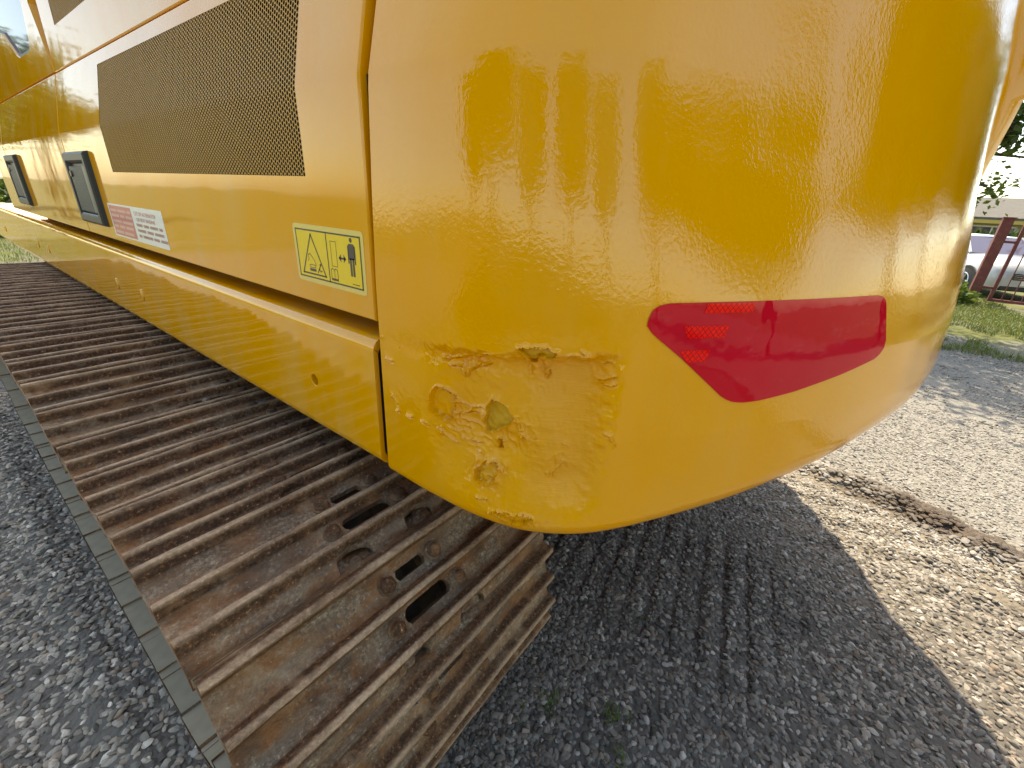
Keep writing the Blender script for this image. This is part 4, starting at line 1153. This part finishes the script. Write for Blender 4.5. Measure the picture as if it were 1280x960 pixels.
# ------------------------------------------------------------------ vegetation
def leaf_mat(name, c0, c1, trans=0.35):
    t = NT(name); oi = t.n('NewGeometry'); f = oi.outputs['Random Per Island']
    c = t.mix(f, c0, c1)
    t.l(c, t.b.inputs['Base Color']); t.set(Roughness=0.55)
    tr = t.n('BsdfTranslucent'); t.l(t.mix(0.5, c, (0.16, 0.22, 0.02)), tr.inputs['Color'])
    mx = t.n('MixShader'); mx.inputs[0].default_value = trans
    t.l(t.b.outputs[0], mx.inputs[1]); t.l(tr.outputs[0], mx.inputs[2]); t.l(mx.outputs[0], t.t.nodes['Material Output'].inputs['Surface'])
    return t.m
M['leaf'] = leaf_mat('tree_leaf', (0.035, 0.075, 0.014), (0.10, 0.16, 0.03)); M['hedge'] = leaf_mat('hedge_leaf', (0.018, 0.045, 0.012), (0.045, 0.085, 0.02))
M['grass'] = leaf_mat('grass_blade', (0.06, 0.10, 0.018), (0.20, 0.21, 0.06), 0.3); M['weed'] = leaf_mat('weed_leaf', (0.05, 0.10, 0.015), (0.12, 0.19, 0.03))
M['bark'] = plain('bark', (0.075, 0.058, 0.042), 0.95, var=0.5, scale=18, bump=0.6)

def leaves_mesh(C, size, seed, mat, aspect=0.6):
    """C: leaf centres; each leaf a bent pair of triangles"""
    r = np.random.default_rng(seed); n = len(C)
    a = r.normal(size=(n, 3)); a[:, 2] *= 0.6; a /= np.linalg.norm(a, axis=1)[:, None]
    b = r.normal(size=(n, 3)); b -= (b * a).sum(1)[:, None] * a; b /= np.linalg.norm(b, axis=1)[:, None]
    s = size * r.uniform(0.6, 1.4, n)[:, None]; nn = np.cross(a, b)
    V = np.stack([C - a * s, C + b * s * aspect + nn * s * 0.15, C + a * s, C - b * s * aspect + nn * s * 0.15], 1).reshape(-1, 3)
    F = (np.arange(n)[:, None] * 4 + np.array([0, 1, 2, 3])[None]).tolist()
    return V, F

def tree_geo(seed, height, crown_c, crown_r, n_leaf, leaf, trunk_r, n_limb=14, droop=0.0, sprays=()):
    r = np.random.default_rng(seed); trunk = MB(); tips = []
    top = np.array([crown_c[0] * 0.6, crown_c[1] * 0.6, crown_c[2] + crown_r[2] * 0.5])
    P = [np.array([0, 0, -0.1]), np.array([0.05, -0.03, height * 0.15]), top * np.array([0.4, 0.4, 0.55]), top]
    trunk.tube(P, [trunk_r * 1.25, trunk_r, trunk_r * 0.7, trunk_r * 0.2], 10)
    for k in range(n_limb):
        f = r.uniform(0.35, 0.95); st = P[1] + (P[3] - P[1]) * f
        an = r.uniform(0, 2 * math.pi); el = r.uniform(-0.25, 0.8)
        en = np.array(crown_c) + np.array([math.cos(an) * math.cos(el), math.sin(an) * math.cos(el), math.sin(el) - droop]) * np.array(crown_r) * r.uniform(0.7, 0.98)
        mid = (st + en) / 2 + np.array([0, 0, 0.12 * np.linalg.norm(en - st)]) + r.normal(0, 0.1, 3)
        w = trunk_r * 0.4 * (1.1 - f * 0.6)
        trunk.tube([st, mid, en], [w, w * 0.55, w * 0.15], 6)
        for q in range(5):
            t0 = r.uniform(0.35, 1.0); b0 = (1 - t0) ** 2 * st + 2 * t0 * (1 - t0) * mid + t0 ** 2 * en
            e2 = b0 + r.normal(0, 1, 3) * np.array(crown_r) * 0.26
            trunk.tube([b0, (b0 + e2) / 2 + r.normal(0, 0.05, 3), e2], [w * 0.25, w * 0.16, w * 0.06], 4, cap=False)
            tips += [e2, (b0 + e2) / 2, b0]
        tips.append(en)
    low = []
    for e in sprays:                                            # low hanging boughs
        e = np.array(e, float); st = np.array([0, 0, e[2] * 0.95]); mid = st + (e - st) * 0.5 + np.array([0.1, 0.05, 0.22])
        trunk.tube([st, mid, e], [trunk_r * 0.28, trunk_r * 0.18, trunk_r * 0.07], 6)
        for q in range(7):
            f = r.uniform(0.45, 1.0); b0 = (1 - f) ** 2 * st + 2 * f * (1 - f) * mid + f ** 2 * e; e2 = b0 + r.normal(0, 0.28, 3)
            trunk.tube([b0, (b0 + e2) / 2 + r.normal(0, 0.04, 3), e2], [trunk_r * 0.07, trunk_r * 0.05, trunk_r * 0.02], 4, cap=False); low += [e2, (b0 + e2) / 2]
    tips = np.array(tips)
    C = tips[r.integers(0, len(tips), n_leaf)] + r.normal(0, 1, (n_leaf, 3)) * np.array(crown_r) * r.choice([0.05, 0.09, 0.14], (n_leaf, 1))
    if low:
        low = np.array(low); n2 = 900 * len(sprays); C = np.vstack([C, low[r.integers(0, len(low), n2)] + r.normal(0, 0.16, (n2, 3))])
    V, F = leaves_mesh(C, leaf, seed + 1, None)
    cr = MB(); cr.V = [tuple(v) for v in V]; cr.F = [tuple(f) for f in F]; cr.M = [0] * len(F)
    return trunk, cr

def plant_tree(name, loc, label, geo, group=None, rz=0.0, sc=1.0, meshes=None):
    root = empty(name, loc, rz); root.scale = (sc, sc, sc); tag(root, label, 'tree', group)
    if meshes is None:
        t = geo[0].build('trunk', M['bark'], smooth=60); c = geo[1].build('crown', M['leaf'])
        meshes = (t.data, c.data)
    else:
        t = bpy.data.objects.new('trunk', meshes[0]); c = bpy.data.objects.new('crown', meshes[1]); COL.objects.link(t); COL.objects.link(c)
    t.parent = root; c.parent = root
    return meshes

# tree whose low limbs hang over the yard next to the gate
plant_tree('leafy_tree', (9.8, 0.6, 0), 'leafy tree spreading low limbs over the yard beside the red gate', tree_geo(11, 7, (0.0, -1.2, 4.5), (2.7, 2.6, 2.3), 13000, 0.050, 0.22, 30, 0.25, ((0.2, -2.1, 2.2), (0.1, -2.15, 2.95), (0.5, -2.45, 2.6), (0.4, -2.2, 3.4))))
# trees across the yard, behind the photographer, that show in the lacquer
geoB = tree_geo(23, 8, (0, 0, 5.4), (2.5, 2.5, 3.3), 15000, 0.13, 0.24, 18)
LBL = 'tall leafy tree mirrored in the glossy yellow paint'; GRP = 'trees across the yard from the machine'
mB = None
for (x, y, s, rz) in ((-15, 4.0, 1.2, 1.9), (-12, -1.5, 0.85, 4.0), (-12.5, -8.5, 1.15, 2.7), (-7.5, -12.5, 1.0, 5.1), (0.5, -15.5, 1.15, 3.3), (-17.5, 9, 1.0, 0.9), (-3.2, 27, 0.8, 2.2), (-1.2, 36, 0.9, 0.6), (8.5, -8.5, 0.95, 1.1), (13.5, -9.5, 1.0, 4.4), (20, -11.5, 1.2, 2.0), (24, -8.7, 1.0, 0.7), (17, -7.4, 0.8, 3.9), (33, -12.5, 1.2, 5.8), (4.5, -12.5, 0.9, 0.2)):
    mB = plant_tree('yard_tree', (x, y, 0), LBL, geoB, GRP, rz, s, mB)

def blades(pos, h0, h1, lean, seed, w=0.006):
    r = np.random.default_rng(seed); n = len(pos); h = r.uniform(h0, h1, n)[:, None]; a = r.uniform(0, 2 * math.pi, n)
    d = np.stack([np.cos(a), np.sin(a), np.zeros(n)], -1); sd = np.stack([-np.sin(a), np.cos(a), np.zeros(n)], -1) * w
    l = r.uniform(0.1, 1.0, n)[:, None] * lean * h
    mid = pos + d * l * 0.35 + np.array([0, 0, 1]) * h * 0.6; tip = pos + d * l + np.array([0, 0, 1]) * h * r.uniform(0.75, 1.0, n)[:, None]
    V = np.stack([pos - sd, pos + sd, mid + sd * 0.7, mid - sd * 0.7, tip], 1).reshape(-1, 3); b = np.arange(n)[:, None] * 5
    F = (b + np.array([0, 1, 2, 3])).tolist() + (b + np.array([3, 2, 4])).tolist()
    mb = MB(); mb.V = [tuple(v) for v in V]; mb.F = [tuple(f) for f in F]; mb.M = [0] * len(F); return mb
# turf verge by the gate
n = 60000; x = rng.uniform(8.2, 17, n); y = rng.uniform(-5.5, 1.0, n); dens = vnoise(x * 0.9, y * 1.6, 91) * 0.8 + vnoise(x * 4, y * 4, 92) * 0.4 + sm((x - 9) / 4) * 0.25
k = (dens > 0.62) & ~((x > 13.2) & (y < -3.3)); x, y = x[k], y[k]
pos = np.stack([x, y, ground_h(x, y)], -1)
n2 = 9000; x2 = rng.uniform(-2.5, 4.5, n2); y2 = rng.uniform(12.5, 17, n2); pos2 = np.stack([x2, y2, ground_h(x2, y2)], -1)
o = blades(np.vstack([pos, pos2]), 0.035, 0.11, 0.8, 5, 0.005).build('grass', M['grass']); tag(o, 'sunlit grass verge along the edges of the yard', 'grass', kind='stuff')
# weeds sprouting in the gravel under the counterweight
for k, (tx, ty, nb, hh) in enumerate(((0.94, 0.18, 26, 0.050), (0.84, 0.36, 18, 0.040), (0.845, 0.11, 16, 0.045), (1.34, 0.25, 12, 0.030), (0.75, 0.42, 10, 0.03))):
    r0 = np.random.default_rng(40 + k); p = np.c_[r0.normal(tx, 0.020, nb), r0.normal(ty, 0.020, nb), np.zeros(nb)]; p[:, 2] = ground_h(p[:, 0], p[:, 1]) - 0.002
    o = blades(p, hh * 0.5, hh, 1.1, 60 + k, 0.0028).build('weed', M['weed'])
    tag(o, ('largest green weed tuft in the shaded gravel behind the track', 'sparse weed tuft close behind the rearmost track shoe', 'bright weed tuft at the lower edge, below the largest tuft', 'tiny weed sprig out on the shaded gravel, farthest from the track', 'faint weed sprig half hidden beside the track end')[k], 'weed', 'weeds in the gravel')

# bushes at the foot of the gate post and at the front of the yard
def bush(name, loc, rad, n, leaf, seed, mat, label, cat='bush', group=None):
    r = np.random.default_rng(seed); d = r.normal(size=(n, 3)); d /= np.linalg.norm(d, axis=1)[:, None]; d[:, 2] = np.abs(d[:, 2])
    lump = 0.75 + 0.5 * vnoise(d[:, 0] * 3 + 5, d[:, 1] * 3 + d[:, 2] * 2, seed)
    C = d * np.array(rad) * (r.uniform(0.35, 1.0, n) ** 0.5 * lump)[:, None]
    V, F = leaves_mesh(C, leaf, seed, None); root = empty(name, loc); tag(root, label, cat, group)
    mb = MB(); mb.V = [tuple(v) for v in V]; mb.F = [tuple(f) for f in F]; mb.M = [0] * len(F); o = mb.build('foliage', mat); o.parent = root
    st = MB()
    for q in range(7):
        e = d[q] * np.array(rad) * 0.7; st.tube([(0, 0, -0.05), tuple(e * 0.5 + np.array([0, 0, 0.1])), tuple(e)], [0.02, 0.012, 0.004], 5)
    o = st.build('stem', M['bark']); o.parent = root
bush('bush', (14.1, -2.15, 0), (0.55, 0.55, 0.55), 1500, 0.05, 71, M['weed'], 'low light green bush at the foot of the red gate post')
bush('bush', (3.2, 18.5, 0), (2.2, 1.5, 1.6), 3500, 0.10, 73, M['hedge'], 'dark bush beyond the far end of the track')
bush('hedge', (27.5, -4.5, 0), (1.2, 7.5, 1.75), 9000, 0.12, 75, M['hedge'], 'dark green hedge in front of the bungalow', 'hedge')

bush('hedge', (-4.6, -2.0, 0), (0.9, 5.5, 1.5), 9000, 0.09, 77, M['hedge'], 'unseen hedge added to darken the reflection low in the counterweight', 'hedge')  # out of view, added so the casting mirrors something dark

# ------------------------------------------------------------------ gate
def gate_paint():
    t = NT('dark_red_gate_paint'); co = t.coord(); n = t.noise(9, 6, 0.65, vec=co)
    c = t.mix(t.ramp(n, [(0.5, 0.0), (0.7, 0.8)]), (0.15, 0.028, 0.03), (0.20, 0.085, 0.045)); t.l(c, t.b.inputs['Base Color']); t.set(Roughness=0.6); t.l(t.bump(n, 0.4, 0.004), t.b.inputs['Normal']); return t.m
M['gate'] = gate_paint()
GATE = empty('gate', (14.6, -2.75, 0)); tag(GATE, 'dark red barred steel gate on a square post', 'gate')
def gpart(name, *boxes, r=0.004):
    mb = MB()
    for a, b in boxes: mb.bevbox(a, b, r)
    return mb.build(name, M['gate'], GATE)
gpart('post', ((14.53, -2.84, -0.1), (14.69, -2.66, 1.86)), ((14.51, -2.86, 1.86), (14.71, -2.64, 1.885)))
g0, g1 = -3.02, -5.9
gpart('stile', ((14.57, g0 - 0.06, 0.08), (14.64, g0, 1.74))); gpart('stile', ((14.57, g1, 0.08), (14.64, g1 + 0.06, 1.74)))
gpart('rail', ((14.572, g1 + 0.06, 1.68), (14.638, g0 - 0.06, 1.74))); gpart('rail', ((14.572, g1 + 0.06, 0.08), (14.638, g0 - 0.06, 0.14))); 
for z in (0.35, 1.35): gpart('hinge', ((14.58, -3.03, z), (14.63, -2.83, z + 0.05)))
barm = None
for y in np.arange(g0 - 0.06 - 0.16, g1 + 0.08, -0.16):
    mb = MB(); mb.bevbox((14.595, y - 0.009, 0.14), (14.613, y + 0.009, 1.68), 0.003); o = mb.build('bar', M['gate'], GATE)
gpart('post', ((14.53, -6.14, -0.1), (14.69, -5.98, 1.86)))

# ------------------------------------------------------------------ bungalow behind
def roof_mat():
    t = NT('grey_roof_tiles'); co = t.coord(); br = t.n('TexBrick'); br.inputs['Scale'].default_value = 3.0; br.inputs['Color1'].default_value = (0.085, 0.078, 0.068, 1); br.inputs['Color2'].default_value = (0.12, 0.11, 0.095, 1); br.inputs['Mortar'].default_value = (0.10, 0.09, 0.08, 1)
    mp = t.n('Mapping'); mp.inputs['Rotation'].default_value = (0, 0, R(90)); t.l(co, mp.inputs['Vector']); t.l(mp.outputs[0], br.inputs['Vector']); t.l(br.outputs['Color'], t.b.inputs['Base Color']); t.set(Roughness=0.9); return t.m
HOUSE = empty('bungalow', (39, -8, 0)); tag(HOUSE, 'low beige bungalow with a grey pitched roof behind the car', 'house')
M['wallpaint'] = plain('beige_render', (0.30, 0.27, 0.18), 0.9, var=0.08, scale=8); M['fascia'] = plain('ochre_fascia', (0.50, 0.36, 0.10), 0.7); M['roof'] = roof_mat(); M['wframe'] = plain('window_frame_white', (0.7, 0.7, 0.68), 0.5)
HX, HYa, HYb = 37.5, -20.0, 4.0
wins = [(-3.5, -1.9), (-7.6, -5.6), (-11.5, -9.6), (-16, -14), (1.2, 2.6)]
mb = MB(); ye = sorted([HYa, HYb] + [v for w in wins for v in w]); 
for a, b in zip(ye[:-1], ye[1:]):
    if (a, b) in [tuple(w) for w in wins]: mb.box((HX, a, 0), (HX + 0.3, b, 0.9)); mb.box((HX, a, 1.95), (HX + 0.3, b, 2.35))
    else: mb.box((HX, a, 0), (HX + 0.3, b, 2.35))
mb.box((HX + 0.3, HYa, 0), (HX + 9, HYa + 0.3, 2.35)); mb.box((HX + 0.3, HYb - 0.3, 0), (HX + 9, HYb, 2.35)); mb.box((HX + 8.7, HYa + .3, 0), (HX + 9, HYb - .3, 2.35))
mb.build('wall', M['wallpaint'], HOUSE)
for (a, b) in wins:
    mb = MB(); mb.box((HX + 0.12, a, 0.9), (HX + 0.18, a + 0.08, 1.95)); mb.box((HX + 0.12, b - 0.08, 0.9), (HX + 0.18, b, 1.95)); mb.box((HX + 0.12, a + .08, 1.87), (HX + 0.18, b - .08, 1.95)); mb.box((HX + 0.12, a + .08, 0.9), (HX + 0.18, b - .08, 0.98)); mb.box((HX + 0.12, (a + b) / 2 - .03, 0.98), (HX + 0.18, (a + b) / 2 + .03, 1.87))
    w = mb.build('window', M['wframe'], HOUSE); mb = MB(); mb.box((HX + 0.145, a + .08, 0.98), (HX + 0.155, b - .08, 1.87)); mb.build('pane', M['glass'], w)
mb = MB(); e0, e1 = HX - 0.7, HX + 4.5
V = [(e0, HYa - .6, 2.38), (e0, HYb + .6, 2.38), (e1, HYb + .6, 3.65), (e1, HYa - .6, 3.65), (2 * e1 - e0, HYa - .6, 2.38), (2 * e1 - e0, HYb + .6, 2.38)]
V2 = [(a, b, c - 0.12) for a, b, c in V]
mb.add(V + V2, [(0, 3, 2, 1), (3, 4, 5, 2), (6, 7, 8, 9), (9, 8, 11, 10), (0, 1, 7, 6), (4, 10, 11, 5), (0, 6, 9, 3), (3, 9, 10, 4), (1, 2, 8, 7), (2, 5, 11, 8)])
rf = mb.build('roof', M['roof'], HOUSE); mb = MB(); mb.box((e0 + 0.02, HYa - .5, 2.06), (e0 + 0.08, HYb + .5, 2.255)); mb.box((e0 + 0.08, HYa - .5, 2.10), (HX, HYb + .5, 2.14)); mb.build('fascia', M['fascia'], rf)

# ------------------------------------------------------------------ parked car
M['carpaint'] = plain('white_car_paint', (0.40, 0.41, 0.42), 0.35, var=0.02, coat=1.0); M['tyre'] = plain('tyre_rubber', (0.02, 0.02, 0.02), 0.85); M['rim'] = plain('alloy_rim', (0.5, 0.5, 0.52), 0.3, metal=0.9); M['lamp'] = plain('headlamp_lens', (0.55, 0.58, 0.60), 0.08, coat=1.0); M['chrome'] = plain('chrome_trim', (0.6, 0.6, 0.62), 0.15, metal=1.0); M['plateblue'] = plain('plate_blue', (0.02, 0.06, 0.40), 0.4)
car_a = math.atan2(-0.34, -0.94)
CAR = empty('parked_car', (18.05, -3.20, 0.0), car_a); tag(CAR, 'white parked car facing the yard behind the red gate', 'car')
CM = Matrix.Translation(CAR.location) @ Matrix.Rotation(car_a, 4, 'Z')
def cpart(mb, name, mats, parent=None, smooth=None):
    o = mb.build(name, mats); o.parent = parent or CAR
    if smooth: smooth_mesh(o.data, smooth)
    return o
# local: +x forward, y left, z up; length 4.4, width 1.84
st = [(2.20, 0.62, 0.30, 0.62), (2.14, 0.76, 0.24, 0.76), (1.95, 0.86, 0.20, 0.86), (1.5, 0.905, 0.19, 0.95), (1.0, 0.915, 0.19, 1.00), (0.55, 0.92, 0.19, 1.02), (-0.6, 0.92, 0.19, 1.03), (-1.5, 0.905, 0.20, 1.04), (-2.0, 0.86, 0.24, 1.02), (-2.18, 0.74, 0.34, 0.92)]
P = []
for (x, w, z0, z1) in st:
    half = [(w * 0.80, z0), (w * 0.97, z0 + 0.06), (w, z0 + 0.25), (w * 0.99, (z0 + z1) / 2 + 0.08), (w * 0.955, z1 - 0.07), (w * 0.88, z1), (w * 0.45, z1 + 0.035), (0, z1 + 0.045)]
    ring = [(x, -y, z) for y, z in half] + [(x, y, z) for y, z in half[::-1][1:]]; P.append(ring)
mb = MB(); mb.grid(np.array(P), 0); mb.add([tuple(q) for q in P[0]], [tuple(range(len(P[0])))[::-1]]); mb.add([tuple(q) for q in P[-1]], [tuple(range(len(P[-1])))])
BODY = cpart(mb, 'body', M['carpaint'], smooth=50)
# greenhouse: roof and pillars with glass between
gh = {'fb': (0.95, 0.80, 1.035), 'ft': (0.20, 0.60, 1.45), 'rt': (-1.35, 0.60, 1.44), 'rb': (-2.02, 0.74, 1.04)}
def pt(k, s, dx=0, dy=0, dz=0): x, y, z = gh[k]; return (x + dx, s * (y + dy), z + dz)
mb = MB(); rp = []
for x, w, z in ((0.22, 0.56, 1.44), (0.0, 0.60, 1.475), (-0.6, 0.61, 1.49), (-1.2, 0.60, 1.47), (-1.38, 0.57, 1.43)):
    rp.append([(x, -w, z - 0.03), (x, -w * 0.9, z), (x, 0, z + 0.02), (x, w * 0.9, z), (x, w, z - 0.03)])
mb.grid(np.array(rp), 0)
for s in (-1, 1):
    mb.tube([pt('fb', s), pt('ft', s)], 0.032, 6); mb.tube([pt('rb', s), pt('rt', s)], 0.07, 6); mb.tube([pt('ft', s), pt('rt', s)], 0.028, 6); mb.tube([(-0.45, s * 0.835, 1.03), (-0.5, s * 0.60, 1.45)], 0.03, 6)
cpart(mb, 'roof', M['carpaint'], smooth=50)
mb = MB(); mb.add([pt('fb', -1), pt('fb', 1), pt('ft', 1), pt('ft', -1)], [(0, 1, 2, 3)]); cpart(mb, 'windscreen', M['glass'])
mb = MB(); mb.add([pt('rb', -1), pt('rb', 1), pt('rt', 1), pt('rt', -1)], [(0, 3, 2, 1)]); cpart(mb, 'rear_window', M['glass'])
for s in (-1, 1):
    mb = MB(); mb.add([(0.90, s * 0.80, 1.03), (-0.43, s * 0.84, 1.03), (-0.48, s * 0.605, 1.44), (0.20, s * 0.60, 1.44)], [(0, 1, 2, 3)]); cpart(mb, 'side_window', M['glass'])
    mb = MB(); mb.add([(-0.49, s * 0.84, 1.03), (-1.95, s * 0.75, 1.03), (-1.33, s * 0.60, 1.43), (-0.53, s * 0.605, 1.44)], [(0, 1, 2, 3)]); cpart(mb, 'side_window', M['glass'])
    mb = MB(); mb.bevbox((0.62, s * 0.95 - 0.09, 1.02), (0.76, s * 0.95 + 0.09, 1.14), 0.03); mb.box((0.66, min(s * 0.80, s * 0.90), 1.03), (0.70, max(s * 0.80, s * 0.90), 1.06)); cpart(mb, 'mirror', M['carpaint'])
    mb = MB(); q = [(2.135, s * 0.44, 0.60), (1.90, s * 0.83, 0.64), (1.86, s * 0.85, 0.76), (2.12, s * 0.47, 0.70)]; mb.add(q + [(x + 0.03, y + s * 0.01, z) for x, y, z in q], [(4, 5, 6, 7), (0, 1, 5, 4), (1, 2, 6, 5), (2, 3, 7, 6), (3, 0, 4, 7)]); cpart(mb, 'headlight', M['lamp'])
    mb = MB(); mb.bevbox((2.06, s * 0.62 - 0.10, 0.34), (2.16, s * 0.62 + 0.10, 0.44), 0.02); cpart(mb, 'fog_light', M['black'])
    for xw in (1.35, -1.35):
        mb = MB(); n = 24; rr = [(0.335, 0.0), (0.335, 0.16), (0.325, 0.20), (0.22, 0.215)]; V = []; F = []
        for (r0, dy) in rr: V += [(xw + r0 * math.cos(2 * math.pi * k / n), s * (0.725 + dy), 0.335 + r0 * math.sin(2 * math.pi * k / n)) for k in range(n)]
        for j in range(3): F += [(j * n + k, j * n + (k + 1) % n, (j + 1) * n + (k + 1) % n, (j + 1) * n + k) for k in range(n)]
        mb.add(V, F); W = cpart(mb, 'wheel', M['tyre'], smooth=40)
        mb = MB()
        for k in range(5):
            a = 2 * math.pi * k / 5; mb.tube([(xw, s * 0.925, 0.335), (xw + 0.2 * math.cos(a), s * 0.93, 0.335 + 0.2 * math.sin(a))], [0.045, 0.03], 6)
        mb.tube([(xw + 0.21 * math.cos(2 * math.pi * k / 20), s * 0.93, 0.335 + 0.21 * math.sin(2 * math.pi * k / 20)) for k in range(21)], 0.018, 6)
        q = cpart(mb, 'rim', M['rim'], W)
        mb = MB(); mb.tube([(xw, s * 0.90, 0.335), (xw, s * 0.9235, 0.335)], 0.40, 28); cpart(mb, 'wheel_arch', M['tyre'])
mb = MB(); mb.bevbox((2.12, -0.46, 0.50), (2.215, 0.46, 0.66), 0.02)
for z in (0.535, 0.58, 0.625): mb.bevbox((2.20, -0.44, z), (2.225, 0.44, z + 0.012), 0.004, 1)
cpart(mb, 'grille', [M['black'], M['chrome']])
mb = MB(); mb.bevbox((2.10, -0.62, 0.24), (2.212, 0.62, 0.36), 0.02); cpart(mb, 'lower_intake', M['black'])
mb = MB(); mb.box((2.215, -0.26, 0.385), (2.228, 0.26, 0.495)); mb.box((2.228, 0.21, 0.385), (2.230, 0.26, 0.495), 1); cpart(mb, 'number_plate', [M['dwht'], M['plateblue']])
